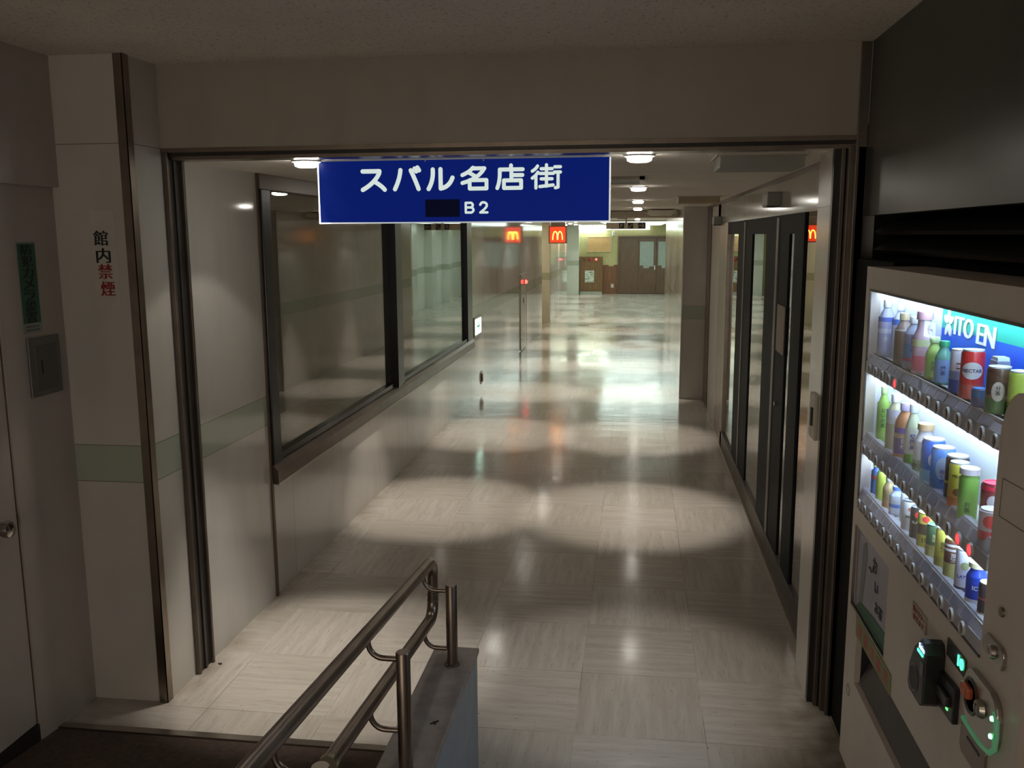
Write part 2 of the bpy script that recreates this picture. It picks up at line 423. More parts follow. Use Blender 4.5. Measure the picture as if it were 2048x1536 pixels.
# foyer right: fascia and niche for the vending machine
struct('wall_right_fascia', MB().box(.90, .96, 1.0, 3.835, 2.17, ZF).box(.90, .96, -3, 1.0, 0, ZF), M_UPPER)
w = MB(); w.box(1.66, 1.72, 1.0, 3.835, 0, 2.3).box(.96, 1.66, 3.78, 3.835, 0, 2.3).box(.96, 1.66, 1.0, 1.05, 0, 2.3).box(.96, 1.72, 1.0, 3.835, 2.3, 2.34)
w.box(.885, .96, 3.30, 3.835, 0, 2.0)
struct('wall_right_niche', w, plain('niche_black', (.015, .014, .012), .75, 0, .1, 9, .1))
lv = sroot('wall_right_louvre', (.97, 2.5, 2.0))
for k, z in enumerate((2.125, 2.055, 1.985)):
    w = MB(); w.prism([(.93, z - .018), (.95, z - .03), (1.02, z + .012), (1.005, z + .026)], 'y', 1.05, 3.78)
    obj('louvre_blade', w, plain('louvre_black', (.03, .03, .028), .35, .2), lv)

# ---------------------------------------------------------------- window on the left
wn = sroot('window_1', (-2.08, 8.0, .68))
f = MB(); f.box(-2.16, -2.055, 4.83, 4.95, .79, 2.36, .004).box(-2.16, -2.06, 10.98, 11.3, .79, 2.36, .004)
obj('window_frame', f, M_DARK, wn)
f = MB(); f.box(-2.16, -2.04, 7.56, 7.66, .79, 2.36, .004).box(-2.16, -2.05, 7.66, 7.80, .79, 2.36, .004)
obj('mullion', f, M_DARK, wn)
obj('head_panel', MB().box(-2.2, -2.062, 4.83, 11.3, 2.36, ZC, .003), M_BROWNT, wn)
f = MB(); f.prism([(-2.2, .68), (-2.035, .68), (-2.035, .765), (-2.06, .795), (-2.2, .795)], 'y', 4.83, 11.3, .003)
obj('window_sill', f, plain('sill_brown_steel', (.13, .10, .08), .28, .8, .15), wn)
obj('sill_edge', MB().box(-2.06, -2.032, 4.83, 11.3, .676, .690, .003), M_STEEL, wn)
f = MB(); f.box(-2.125, -2.07, 4.95, 10.98, .795, .835); obj('bottom_rail', f, M_DARK, wn)
obj('corner_strip', MB().box(-2.09, -2.068, 4.815, 4.838, 0, ZC), M_BROWNT, wn)
obj('glass_pane', MB().box(-2.105, -2.10, 4.95, 7.56, .83, 2.36), M_GLASS, wn)
obj('glass_pane', MB().box(-2.105, -2.10, 7.80, 10.98, .83, 2.36), M_GLASS2, wn)

# ---------------------------------------------------------------- shop front on the right
sf = sroot('window_2', (.9, 7.4, 0))
obj('transom_panel', MB().box(.886, .96, 4.255, 10.3, 2.215, ZC - .02), M_TRANS, sf)
obj('cornice', MB().box(.872, .96, 4.255, 11.68, ZC - .028, ZC), M_BROWNT, sf)
obj('base_rail', MB().box(.872, .96, 4.255, 9.2, 0, .14, .004), plain('base_bronze', (.10, .085, .07), .45, .3), sf)
obj('threshold_strip', MB().box(.855, .872, 4.255, 9.2, 0, .012), M_STEEL, sf)
M_STILE = plain('stile_dark', (.022, .023, .026), .6, 0, .15, 6, .12)
for a, b_, d in ((5.02, 5.32, .012), (5.50, 5.88, .010), (5.96, 6.44, .012), (7.22, 7.66, .010), (7.72, 8.18, .012)):
    obj('door_stile', MB().box(.893 - d, .955, a, b_, .05, 2.215, .003), M_STILE, sf)
for a, b_ in ((5.88, 5.96), (7.66, 7.72)):
    obj('meeting_strip', MB().box(.876, .95, a, b_, .05, 2.2, .003), plain('meeting_steel', (.16, .15, .14), .4, .8), sf)
obj('steel_post', MB().box(.872, .96, 9.05, 9.35, 0, 2.215, .004).box(.878, .96, 9.42, 9.98, 0, 2.215, .004), M_BRONZE, sf)
obj('white_panel', MB().box(.886, .97, 10.0, 11.1, 0, ZC - .03), panel('cladding_strip', (.60, .57, .51), .3, None, [], (2.17,)), sf)
obj('brown_panel', MB().box(.875, .97, 11.1, 11.68, 0, ZC - .03), M_BROWNT, sf)
for a, b_ in ((4.255, 5.02), (5.32, 5.50), (6.44, 7.22), (8.18, 9.05)):
    obj('glass_pane', MB().box(.892, .898, a, b_, .14, 2.215), M_GLASSR, sf)
obj('door_head', MB().box(.882, .95, 5.32, 9.05, 2.10, 2.215, .003), M_STILE, sf)
obj('door_lock', MB().lathe([(0, 0), (.014, 0), (.014, .008), (0, .008)], (.878, 5.73, 1.05), '-x', 14), M_STEEL, sf, 40)

def sensor(y, z, label):
    t = thing('door_sensor', label, 'sensor', (.886, y, z))
    obj('housing', MB().box(.80, .886, y - .12, y + .12, z, z + .085, .008), plain('sensor_grey', (.25, .25, .22), .4), t)
    obj('lens_strip', MB().box(.802, .88, y - .09, y + .09, z - .008, z + .002, .002), M_BLACK, t)
    return t
sensor(6.0, 2.275, 'small grey box sensor on the panel above the nearest shop door')
sensor(9.95, 2.20, 'small grey box sensor above the far shop door beside the white strip')
t = tag(obj('paper_notice', MB().box(.876, .882, 5.52, 5.80, 1.38, 1.67, .001), plain('notice_paper', (.42, .36, .30), .7)),
        'beige upright notice stuck on the dark sliding door frame', 'notice')
t = thing('wall_latch', 'beige metal latch plate on the narrow white pillar by the opening', 'latch', (.80, 4.07, 1.2))
obj('plate', MB().box(.785, .80, 4.01, 4.14, 1.2, 1.40, .006), M_BEIGE, t)
obj('catch', MB().box(.774, .79, 4.05, 4.075, 1.26, 1.34, .003), M_DKSTEEL, t)

# ---------------------------------------------------------------- ceiling things of the corridor
def vent(name, x0, x1, y0, y1, z0, mat, label, cat='vent'):
    t = thing(name, label, cat, ((x0 + x1) / 2, (y0 + y1) / 2, ZC))
    obj('cover', MB().box(x0, x1, y0, y1, z0, ZC, .004), mat, t)
    obj('rim', MB().box(x0 - .012, x1 + .012, y0 - .004, y1 + .012, ZC - .008, ZC), M_BEIGE, t)
    return t
vent('ceiling_box', .35, .71, 4.10, 4.42, 2.385, plain('grey_cover', (.34, .33, .29), .6), 'grey rectangular box on the ceiling just inside the opening at right', 'ceiling box')
vent('ceiling_box', .37, .74, 8.5, 8.8, 2.383, plain('tan_cover', (.42, .34, .22), .6), 'tan rectangular box on the ceiling further down the corridor above the shop doors', 'ceiling box')
t = thing('air_diffuser', 'long slotted air diffuser on the ceiling behind the blue hanging sign', 'vent', (-.4, 5.8, ZC))
obj('rim', MB().box(-.85, .04, 5.55, 5.58, 2.425, ZC).box(-.85, .04, 6.05, 6.08, 2.425, ZC).box(-.85, -.82, 5.55, 6.08, 2.425, ZC).box(.01, .04, 5.55, 6.08, 2.425, ZC), M_BEIGE, t)
for k in range(6): obj('slat', MB().box(-.82, .01, 5.62 + .07 * k, 5.645 + .07 * k, 2.428, ZC), M_GREY if k % 2 else M_BEIGE, t)
t = thing('ceiling_beam_box', 'beige shallow duct box hung across the corridor ceiling at the white pier', 'duct', (-.7, 13.5, 2.34))
obj('casing', MB().box(-2.08, .589, 13.3, 13.9, 2.345, 2.435, .004), plain('duct_beige', (.47, .41, .32), .6), t)
obj('shadow_gap', MB().box(-2.08, .589, 13.36, 13.84, 2.43, ZC), M_BROWNT, t)
t = thing('air_conditioner_vent', 'small beige box protruding under the ceiling by the white pier', 'vent', (.34, 12.85, 2.35))
obj('casing', MB().prism([(.14, 2.43), (.14, 2.39), (.19, 2.365), (.47, 2.365), (.52, 2.39), (.52, 2.43)], 'y', 12.6, 13.1, .003), M_BEIGE, t)
obj('hanger', MB().box(.2, .46, 12.7, 13.0, 2.42, ZC), M_BROWNT, t)

# downlights: one built, the others copied
M_LAMP = emit('downlight_glow', (1, .96, .86), 26.)
def spot(name, size, blend, power, parent, z):
    l = bpy.data.lights.new(name, 'SPOT'); l.spot_size = math.radians(size); l.spot_blend = blend; l.energy = power
    l.color = (1, .92, .82); l.shadow_soft_size = .055
    o = bpy.data.objects.new(name, l); COL.objects.link(o); o.parent = parent; o.location = (0, 0, z)
    return o
dl = thing('downlight', 'lit round downlight just right of the blue sign, nearest of the right row', 'ceiling light', (.005, 4.05, ZC), 'downlights of the right row')
x, y = .005, 4.05
obj('trim_ring', MB().lathe([(.045, -.002), (.068, -.002), (.068, -.010), (.058, -.014), (.045, -.012), (.045, -.002)], (x, y, ZC), 'z', 28), M_WHITE, dl, 40)
obj('diffuser', MB().lathe([(0, -.034), (.04, -.034), (.052, -.028), (.055, -.012), (.055, -.004), (0, -.004)], (x, y, ZC), 'z', 28), M_LAMP, dl, 50)
spot('beam', 45, .5, 170, dl, -.04); spot('spill', 106, .15, 11, dl, -.04); spot('side_glow', 165, .6, 1.2, dl, -.04)
RY = [4.05, 6.7, 9.35, 12.0, 14.65, 17.3, 19.95, 22.6]
nth = ['', 'second', 'third', 'fourth', 'fifth', 'sixth', 'seventh', 'eighth']
dlb = None
for k in range(1, 8):
    dlb = dup(dl, (.005, RY[k], ZC), 'lit round downlight in the right ceiling row, %s from the opening' % nth[k])
for ch in list(dl.children):
    if ch.type == 'LIGHT':
        ch.data = ch.data.copy(); ch.data.energy *= .35; ch.data.color = (1, .95, .86)
d0 = dup(dlb, (-1.5, 4.05, ZC), 'lit round downlight left of the blue sign, above the white wall panel'); d0['group'] = 'downlights of the left row'
for k in range(1, 8):
    d0 = dup(dlb, (-1.5, RY[k], ZC), 'lit round downlight in the left ceiling row, %s from the opening' % nth[k]); d0['group'] = 'downlights of the left row'
far = ['above the cream wall end', 'next beyond the cream wall end', 'third beyond the cream wall end', 'last before the end wall']
for k, y in enumerate((24.3, 26.6, 29.0, 31.3)):
    d0 = dup(dlb, (-1.93, y, ZC), 'small lit downlight of the far left row, ' + far[k]); d0['group'] = 'downlights at the far end'

# luminous ceiling and cove light at the far end
M_LUM = emit('fluorescent_panel', (.80, 1, .90), 2.6)
t = thing('luminous_ceiling_panel', 'bright white luminous ceiling panel at the far end above the brown doors', 'ceiling light', (0, 26, ZC))
obj('diffuser', MB().box(-.92, .80, 22.2, 31.8, ZC - .025, ZC - .006), M_LUM, t)
obj('rim', MB().box(-.98, -.92, 22.1, 31.9, ZC - .035, ZC).box(.80, .86, 22.1, 31.9, ZC - .035, ZC).box(-.92, .80, 22.1, 22.2, ZC - .035, ZC), M_BEIGE, t)
t = tag(obj('light_box', MB().box(-1.1, .45, 32.62, 32.78, 2.27, 2.41, .004), emit('cove_glow', (.9, 1, .95), 1.6)), 'bright white light box over the brown double doors', 'light')
t = thing('cove_light', 'thin bright light strip above the orange board on the end wall', 'light', (-1.8, 32.7, 2.27))
obj('tube', MB().box(-2.03, -.95, 32.6, 32.75, 2.285, 2.40, .004), emit('cove_tube', (.8, 1, .92), 15.), t)
obj('bracket', MB().box(-1.75, -1.66, 32.53, 32.56, 2.30, 2.33), M_GREY, t); obj('bracket', MB().box(-1.40, -1.34, 32.53, 32.56, 2.30, 2.33), M_GREY, t)
def glow(name, loc, rot, sx, sy, p, col): return area_light(name, loc, rot, sx, sy, p, col)
glow('passage_tube_light', (1.35, 26, 2.42), (0, 0, 0), .3, 12, 26, (.80, 1, .88))
glow('recess_tube_light', (-3.0, 28.5, 2.42), (0, 0, 0), .3, 6, 16, (.80, 1, .88))

# ---------------------------------------------------------------- blue hanging sign
sg = thing('hanging_sign', 'blue backlit sign with white Japanese lettering hanging at the opening', 'sign', (-.788, 4.12, 2.165))
SX0, SX1, SZ0, SZ1, SY = -1.452, -.125, 2.163, 2.438, 4.08
obj('case', MB().box(SX0, SX1, SY + .006, SY + .10, SZ0, SZ1, .004), emit('sign_case_glow', (.85, .95, 1), .10, (.7, .7, .72)), sg)
fr = MB(); e = .006
fr.box(SX0 - e, SX1 + e, SY - .006, SY + .02, SZ0 - e, SZ0).box(SX0 - e, SX0, SY - .006, SY + .02, SZ0, SZ1).box(SX1, SX1 + e, SY - .006, SY + .02, SZ0, SZ1)
obj('edge_frame', fr, emit('sign_edge_glow', (.85, .95, 1), .4, (.8, .8, .8)), sg)
fp = obj('blue_face', MB().box(SX0, SX1, SY - .002, SY + .008, SZ0, SZ1), emit('sign_blue', (.003, .013, .16), .78, (.001, .003, .02), .05), sg)
SW = (SX1 - SX0)
def TS(px, py):
    return V((SX0 + (px - 124) / 1798 * SW, SY - .003, SZ1 - (py - 130) / 364 * (SZ1 - SZ0)))
def TSv(px, py): return TS(px, py)
G = [
 [(405, 192), (512, 192)], [(512, 192)] + quad_bez((510, 205), (480, 262), (403, 301)), quad_bez((482, 255), (520, 275), (543, 301)),
 quad_bez((645, 188), (640, 240), (608, 299)), quad_bez((710, 190), (735, 240), (757, 299)), [(734, 180), (744, 196)], [(752, 174), (762, 190)],
 quad_bez((848, 187), (852, 250), (820, 300)), [(896, 186), (896, 298)], quad_bez((896, 298), (950, 290), (970, 236)),
 quad_bez((1098, 180), (1075, 205), (1031, 222)), [(1092, 184), (1168, 184)], quad_bez((1168, 184), (1130, 245), (1031, 268)), [(1072, 208), (1112, 230)],
 [(1076, 252), (1180, 252), (1180, 301), (1076, 301), (1076, 252)],
 [(1331, 170), (1331, 188)], [(1262, 193), (1402, 193)], quad_bez((1262, 193), (1264, 260), (1246, 300)), [(1333, 205), (1333, 255)], [(1335, 226), (1400, 226)],
 [(1287, 256), (1392, 256), (1392, 300), (1287, 300), (1287, 256)],
 quad_bez((1492, 176), (1480, 195), (1460, 205)), quad_bez((1494, 212), (1482, 232), (1460, 245)), [(1482, 236), (1482, 302)],
 [(1514, 192), (1580, 192)], [(1546, 170), (1546, 240)], [(1506, 219), (1588, 219)], [(1514, 250), (1580, 250)], [(1546, 240), (1546, 292)], [(1506, 294), (1586, 286)],
 [(1596, 182), (1630, 182)], [(1594, 212), (1630, 212)], [(1616, 212), (1616, 298), (1600, 302)],
]
thick = [26] * 10 + [23] * 11 + [19] * 30
lt = MB()
for pts, wd in zip(G, thick): stroke(lt, pts, wd, '-y', TSv)
for pts in ([(1050, 384), (1050, 441)], [(1050, 384), (1084, 384)] , quad_bez((1084, 384), (1104, 397), (1084, 411)), [(1050, 411), (1086, 411)], quad_bez((1086, 411), (1110, 426), (1086, 441)), [(1050, 441), (1086, 441)],
            quad_bez((1140, 396), (1146, 380), (1163, 382)), quad_bez((1163, 382), (1184, 386), (1180, 404)), quad_bez((1180, 404), (1172, 420), (1140, 441)), [(1140, 441), (1184, 441)]):
    stroke(lt, pts, 14, '-y', TSv)
obj('lettering', lt, emit('sign_letter', (.80, .92, .86), .80, (.02, .02, .02), .1), sg)
a, b_ = TS(797, 362), TS(1012, 466)
obj('cover_patch', MB().box(a.x, b_.x, SY - .006, SY - .002, b_.z, a.z), emit('patch_navy', (.002, .004, .02), .5, (.002, .002, .006), .05), sg)
obj('fixing_screw', MB().lathe([(0, 0), (.004, 0), (.004, .003), (0, .003)], TS(803, 136), '-y', 10), M_WHITE, sg)
obj('fixing_screw', MB().lathe([(0, 0), (.004, 0), (.004, .003), (0, .003)], TS(1163, 138), '-y', 10), M_WHITE, sg)

# ---------------------------------------------------------------- red lit sign with yellow arches
t = thing('lit_box_sign', 'red lit square box sign with yellow double arch hanging from the ceiling', 'sign', (-1.615, 18.8, 1.93))
obj('case', MB().box(-1.803, -1.43, 18.72, 18.92, 1.93, 2.29, .006), plain('sign_case_tan', (.42, .34, .25), .5), t)
obj('hanger', MB().box(-1.76, -1.47, 18.76, 18.88, 2.285, ZC), M_BEIGE, t)
for side, yy, nn in (('front', 18.712, -1), ('back', 18.928, 1)):
    fpn = obj('red_panel', MB().box(-1.775, -1.458, yy - .006, yy + .006, 1.955, 2.265, .004), emit('sign_red', (1, .06, .014), 1.15, (.6, .05, .02)), t)
    mm = MB()
    def TA(px, py, yy=yy, nn=nn): return V((-1.6165 + (px - 897) * .317 / 290, yy + nn * .0062 - (.002 if nn < 0 else -.0), 2.11 - (py - 270) * .31 / 300))
    for cx in (-1, 1):
        pts = [(897 + cx * 4, 362)] + quad_bez((897 + cx * 4, 330), (897 + cx * 8, 210), (897 + cx * 45, 208), 8) + quad_bez((897 + cx * 45, 208), (897 + cx * 88, 220), (897 + cx * 92, 368), 8)
        stroke(mm, pts, 17, '-y', TA)
    obj('arches', mm, emit('sign_yellow', (1, .78, .16), 2.6, (.9, .7, .1)), t)

# ---------------------------------------------------------------- hanging direction sign far down the corridor
t = thing('direction_sign', 'beige hanging direction sign with parking and arrow squares near the far doors', 'sign', (-.22, 18.5, 2.2))
HY = 18.5; hx0, hx1, hz0, hz1 = -.62, .17, 2.215, 2.345
obj('board', MB().box(hx0, hx1, HY, HY + .06, hz0, hz1, .005), plain('board_beige', (.60, .52, .40), .5), t)
obj('stem', MB().tube([(-.22, HY + .03, hz1 - .005), (-.22, HY + .03, ZC)], .018, 10), M_STEEL, t, 50)
obj('ceiling_loop', MB().box(-.39, -.20, HY - .9, HY - .88, ZC - .03, ZC - .015).box(-.39, -.38, HY - .9, HY + .0, ZC - .03, ZC - .015).box(-.21, -.20, HY - .9, HY + .05, ZC - .03, ZC - .015).box(-.39, -.20, HY - .02, HY + .0, ZC - .03, ZC), M_DKSTEEL, t)
for nm, x0 in (('parking_square', -.36), ('escalator_square', -.18), ('arrow_square', .02)):
    wd = .14 if x0 > 0 else .10
    sq = obj(nm, MB().box(x0, x0 + wd, HY - .004, HY, 2.225, 2.335 if wd < .12 else 2.34), plain('pictogram_black', (.02, .018, .012), .5), t)
    mm = MB(); cx = x0 + wd / 2
    def TD(px, py): return V((px, HY - .004, py))
    if nm[0] == 'p': text(mm, 'P', '-y', (cx, HY - .005, 2.28), .10, .002)
    elif nm[0] == 'e': stroke(mm, [(cx - .035, 2.25), (cx - .015, 2.25), (cx + .02, 2.305), (cx + .038, 2.305)], .014, '-y', TD)
    else:
        stroke(mm, [(cx - .05, 2.283), (cx + .045, 2.283)], .014, '-y', TD); stroke(mm, [(cx + .012, 2.32), (cx + .045, 2.283), (cx + .012, 2.246)], .014, '-y', TD)
    obj('symbol', mm, plain('pictogram_yellow', (.50, .44, .30), .5), sq)

# ---------------------------------------------------------------- left wall fittings
t = thing('exit_guide_light', 'glowing white green exit guide light set low in the left wall', 'exit light', (-2.08, 11.72, .78))
obj('case', MB().box(-2.08, -2.065, 11.46, 11.99, .785, 1.05, .004), M_STEEL, t)
obj('lit_face', MB().box(-2.066, -2.060, 11.51, 11.94, .815, 1.02, .003), emit('exit_glow', (.62, 1, .80), 3.2), t)
mm = MB()
def TE(px, py): return V((-2.0598, px, py))
stroke(mm, [(11.60, .92), (11.78, .92)], .025, '+x', TE); stroke(mm, [(11.72, .97), (11.79, .92), (11.72, .87)], .025, '+x', TE)
obj('arrow', mm, emit('exit_green', (.05, .5, .2), .6), t)
t = thing('hose_cabinet', 'flush wall cabinet with red alarm lamp on the polished left wall', 'fire cabinet', (-2.08, 16.65, .02))
cb = obj('cabinet_front', MB().box(-2.08, -2.066, 16.2, 17.1, .02, 1.40, .004), panel('cabinet_paint', (.46, .43, .38), .2, BAND), t)
obj('frame_edge', MB().box(-2.068, -2.063, 16.2, 16.22, .02, 1.40).box(-2.068, -2.063, 17.08, 17.1, .02, 1.40).box(-2.068, -2.063, 16.2, 17.1, 1.38, 1.40), M_BRONZE, t)
obj('lamp_base', MB().lathe([(0, 0), (.05, 0), (.05, .012), (0, .014)], (-2.066, 16.75, 1.245), 'x', 18), M_DKSTEEL, t, 40)
obj('red_lamp', MB().lathe([(.036, .01), (.036, .03), (.028, .05), (.012, .06), (0, .062)], (-2.066, 16.75, 1.245), 'x', 18), emit('alarm_red', (1, .03, .02), 12.), t, 50)
obj('latch', MB().box(-2.066, -2.05, 16.62, 16.70, .86, .95, .004), M_STEEL, t)
t = thing('door_stop', 'small brown pull fitting low on the left wall below the exit light', 'door fitting', (-2.08, 12.0, .1))
obj('plate', MB().box(-2.08, -2.073, 11.93, 12.07, .1, .27, .003), M_BRONZE, t)
obj('knob', MB().box(-2.075, -2.055, 11.97, 12.03, .13, .24, .006), M_BROWNT, t)

# ---------------------------------------------------------------- end wall: doors, hose box, board, camera, outlet
d2 = sroot('door_2', (.3, 32.75, 0))
obj('door_frame', MB().box(-.66, -.60, 32.70, 32.8, 0, 2.06).box(1.55, 1.62, 32.70, 32.8, 0, 2.06).box(-.60, 1.55, 32.70, 32.8, 1.99, 2.06), M_WOOD, d2)
for k, (a, b_) in enumerate(((-.60, .055), (.065, .70), (.71, 1.55))):
    lf = obj('door_leaf', MB().box(a, b_, 32.73, 32.78, .01, 1.985, .004), M_WOOD, d2)
    if k:
        x0 = a + .05; x1 = b_ - .10
        obj('frosted_pane', MB().prism([(x0, 1.02), (x0 + .12, 1.02), (x0 + .14, .92), (x0 + .32, .92), (x0 + .34, .98), (x1, .98), (x1, 1.86), (x0, 1.86)], 'y', 32.722, 32.735), plain('frosted_paper', (.30, .34, .31), .5), lf)
        if k == 1: obj('door_handle', MB().box(b_ - .07, b_ - .04, 32.69, 32.735, .86, 1.02, .005), M_WHITE, lf)
    obj('rail_panel', MB().box(a + .02, b_ - .02, 32.722, 32.735, 1.89, 1.93), M_BROWNT, lf)
t = thing('fire_hose_box', 'brown fire hose cabinet with red lamps standing against the end wall', 'fire cabinet', (-1.6, 32.7, 0))
obj('plinth', MB().box(-2.0, -1.22, 32.62, 32.77, 0, .10), plain('plinth_grey', (.45, .45, .38), .6), t)
obj('cabinet', MB().box(-2.02, -1.20, 32.6, 32.77, .10, 1.335, .006), wood('hose_box_brown', (.20, .11, .045)), t)
obj('door_panel', MB().box(-1.99, -1.30, 32.59, 32.602, .16, 1.12, .003), wood('hose_door_brown', (.21, .115, .05)), t)
for nm, xx, rr, m in (('speaker', -1.84, .045, M_BROWNT), ('alarm_bell', -1.65, .065, plain('bell_red', (.30, .03, .03), .35))):
    obj(nm, MB().lathe([(0, 0), (rr, 0), (rr * .95, .02), (rr * .5, .035), (0, .04)], (xx, 32.6, 1.235), '-y', 16), m, t, 40)
obj('red_lamp', MB().lathe([(.04, 0), (.04, .02), (.025, .05), (0, .06)], (-1.43, 32.6, 1.235), '-y', 16), emit('hose_lamp_red', (1, .08, .07), 3.), t, 50)
def poster_mat():
    m, t_, b = nt('poster_paper'); P = pos(t_)
    k = mapr(t_, noise(t_, 1, 3, scl(t_, P, (7, 1, 34))), .52, .60, 0, .75)
    t_.links.new(mix(t_, k, (.66, .70, .60), (.10, .15, .10)), b.inputs['Base Color']); b.inputs['Roughness'].default_value = .7
    return m
tag(obj('poster', MB().box(-1.83, -1.50, 32.584, 32.589, .42, .84), poster_mat()), 'white printed poster taped on the brown fire hose cabinet', 'poster')
t = thing('notice_board', 'orange beige blank board mounted on the olive end wall', 'board', (-1.33, 32.78, 1.5))
obj('panel', MB().box(-1.74, -.92, 32.765, 32.79, 1.51, 2.02), plain('board_orange', (.62, .37, .16), .6), t)
obj('frame', MB().box(-1.765, -1.74, 32.755, 32.8, 1.495, 2.035).box(-.92, -.895, 32.755, 32.8, 1.495, 2.035).box(-1.74, -.92, 32.755, 32.8, 2.02, 2.035).box(-1.74, -.92, 32.755, 32.8, 1.495, 1.51), M_BEIGE, t)
t = thing('security_camera', 'white cylinder security camera on the end wall above the doors', 'camera', (-.83, 32.7, 2.05))
obj('housing', MB().lathe([(0, 0), (.05, 0), (.055, .02), (.055, .14), (.03, .16), (0, .16)], (-.83, 32.7, 2.07), 'z', 18), M_WHITE, t, 40)
obj('lens', MB().lathe([(0, 0), (.035, 0), (.04, -.015), (0, -.02)], (-.83, 32.7, 2.07), 'z', 16), M_BLACK, t, 40)
obj('arm', MB().box(-.85, -.81, 32.72, 32.8, 2.16, 2.20), M_WHITE, t)
t = thing('wall_outlet', 'white outlet plate low on the brown end wall left of the doors', 'outlet', (-.85, 32.77, .22))
obj('plate', MB().box(-.90, -.80, 32.765, 32.775, .22, .36, .003), M_BEIGE, t)
obj('socket', MB().box(-.87, -.83, 32.760, 32.767, .25, .32, .002), M_WHITE, t)

# ---------------------------------------------------------------- foyer left: service door, stickers, plate
d1 = sroot('door_1', (-2.46, 2.7, .09))
obj('door_leaf', MB().box(-2.50, -2.452, 2.22, 3.180, .095, 2.14, .003), M_WALLN, d1)
obj('door_edge_gap', MB().box(-2.52, -2.5, 3.170, 3.195, .05, 2.15), M_BLACK, d1)
obj('sill', MB().box(-2.55, -2.447, 2.2, 3.19, 0, .09), M_DKSTEEL, d1)
kb = obj('knob', MB().lathe([(0, 0), (.014, 0), (.014, .025), (.030, .035), (.034, .05), (.030, .068), (.015, .075), (0, .076)], (-2.452, 3.055, .985), 'x', 22), plain('knob_steel', (.45, .42, .38), .18, 1.), d1, 40)
obj('rosette', MB().lathe([(0, 0), (.036, 0), (.034, .006), (0, .008)], (-2.452, 3.055, .985), 'x', 22), M_STEEL, kb, 40)
obj('keyhole_cover', MB().lathe([(0, 0), (.02, 0), (.018, .006), (0, .008)], (-2.452, 3.045, 1.07), 'x', 18), M_STEEL, d1, 40)
st = thing('security_sticker', 'green vertical sticker with dark Japanese lettering on the wall beside the door', 'sticker', (-2.445, 3.375, 1.73))
obj('white_border', MB().box(-2.445, -2.444, 3.315, 3.432, 1.715, 2.085), plain('sticker_border', (.30, .34, .28), .5), st)
obj('green_field', MB().box(-2.4442, -2.4434, 3.320, 3.427, 1.757, 2.078), plain('sticker_green', (.035, .125, .075), .5), st)
for k, ch in enumerate('防犯カメラ設置'):
    obj('lettering', text(MB(), ch, '+x', (-2.4428, 3.3735, 2.053 - .0455 * k), .05, .0012, fit=(.066, .043)), plain('sticker_ink', (.012, .022, .018), .5), st)
mm = MB()
for r_ in range(2):
    for k in range(6): mm.box(-2.4438, -2.4432, 3.335 + .014 * k, 3.342 + .014 * k, 1.725 + .014 * r_, 1.732 + .014 * r_)
obj('small_print', mm, plain('sticker_small_ink', (.09, .08, .07), .5), st)
t = thing('no_smoking_sign', 'vertical black and red Japanese no smoking lettering on the white pillar', 'sign', (-2.235, 3.58, 1.84))
obj('clear_plate', MB().box(-2.285, -2.175, 3.5785, 3.58, 1.80, 2.215), plain('sign_plate', (.60, .57, .50), .3), t)
for s_, m in (('館内', plain('ink_black', (.012, .011, .01), .5)), ('禁煙', plain('ink_red', (.30, .02, .02), .5))):
    mm = MB()
    for k, ch in enumerate(s_): text(mm, ch, '-y', (-2.243 + (.006 * k) + (.010 if s_ == '禁煙' else 0), 3.578, (2.098 if s_ == '館内' else 1.958) - .073 * k), .066, .0019, fit=(.062, .062))
    obj('black_lettering' if s_ == '館内' else 'red_lettering', mm, m, t)
t = thing('blank_switch_plate', 'dark grey metal plate on the wall below the green sticker', 'wall plate', (-2.445, 3.43, 1.45))
obj('plate', MB().prism([(3.325, 1.452), (3.525, 1.452), (3.525, 1.695), (3.325, 1.695)], 'x', -2.445, -2.437, .002), M_GREY, t)
obj('recess_panel', MB().box(-2.4375, -2.4355, 3.36, 3.50, 1.475, 1.66, .001), plain('plate_inner', (.16, .155, .15), .45, .6), t)
obj('key_slot', MB().box(-2.436, -2.434, 3.395, 3.402, 1.54, 1.60), M_BLACK, t)

# ---------------------------------------------------------------- ramp, curb and handrail
rs = .10
w = MB(); w.prism([(3.32, 0), (3.32, .004), (-.5, .386), (-.5, 0)], 'x', -2.445, -.755)
struct('floor_ramp', w, M_RAMP)
w = MB(); w.prism([(3.30, .003), (3.34, .003), (3.345, .010), (3.30, .014)], 'x', -2.445, -.755)
struct('trim_8', w, M_STEEL)
cu = sroot('wall_curb', (-.67, 1.8, 0))
obj('curb_body', MB().box(-.75, -.59, .3, 3.245, 0, .492, .004), M_CURBS, cu)
obj('curb_cap', MB().box(-.757, -.583, .3, 3.252, .490, .512, .006), M_CURB, cu)

hr = thing('handrail', 'bronze steel double handrail on posts along the curb of the ramp', 'handrail', (-.66, 2.4, .512))
RX = -.764
def zr(y, z0): return z0 + (3.24 - y) * .1035
U0, L0 = .862, .635
top = [(RX, y, zr(y, U0)) for y in (1.25, 2.0, 3.0, 3.18)]
loop = [(RX, 3.18 + .052 * math.sin(a) * 1.35, 0) for a in ()]
yb = 3.19; zt, zl = zr(yb, U0), zr(yb, L0); rr = .06
bend = arc((RX, yb, zt - rr), rr, PI / 2, 0, (0, 1, 0), (0, 0, 1), 8)
bend2 = arc((RX, yb, zl + rr), rr, 0, -PI / 2, (0, 1, 0), (0, 0, 1), 8)
obj('top_rail', MB().tube(top[:-1] + bend, .0222, 18), M_RAIL, hr, 50)
obj('end_return', MB().tube([(RX, yb + rr, zt - rr + .001), (RX, yb + rr, zl + rr + .02)], .021, 18), M_RAIL, hr, 50)
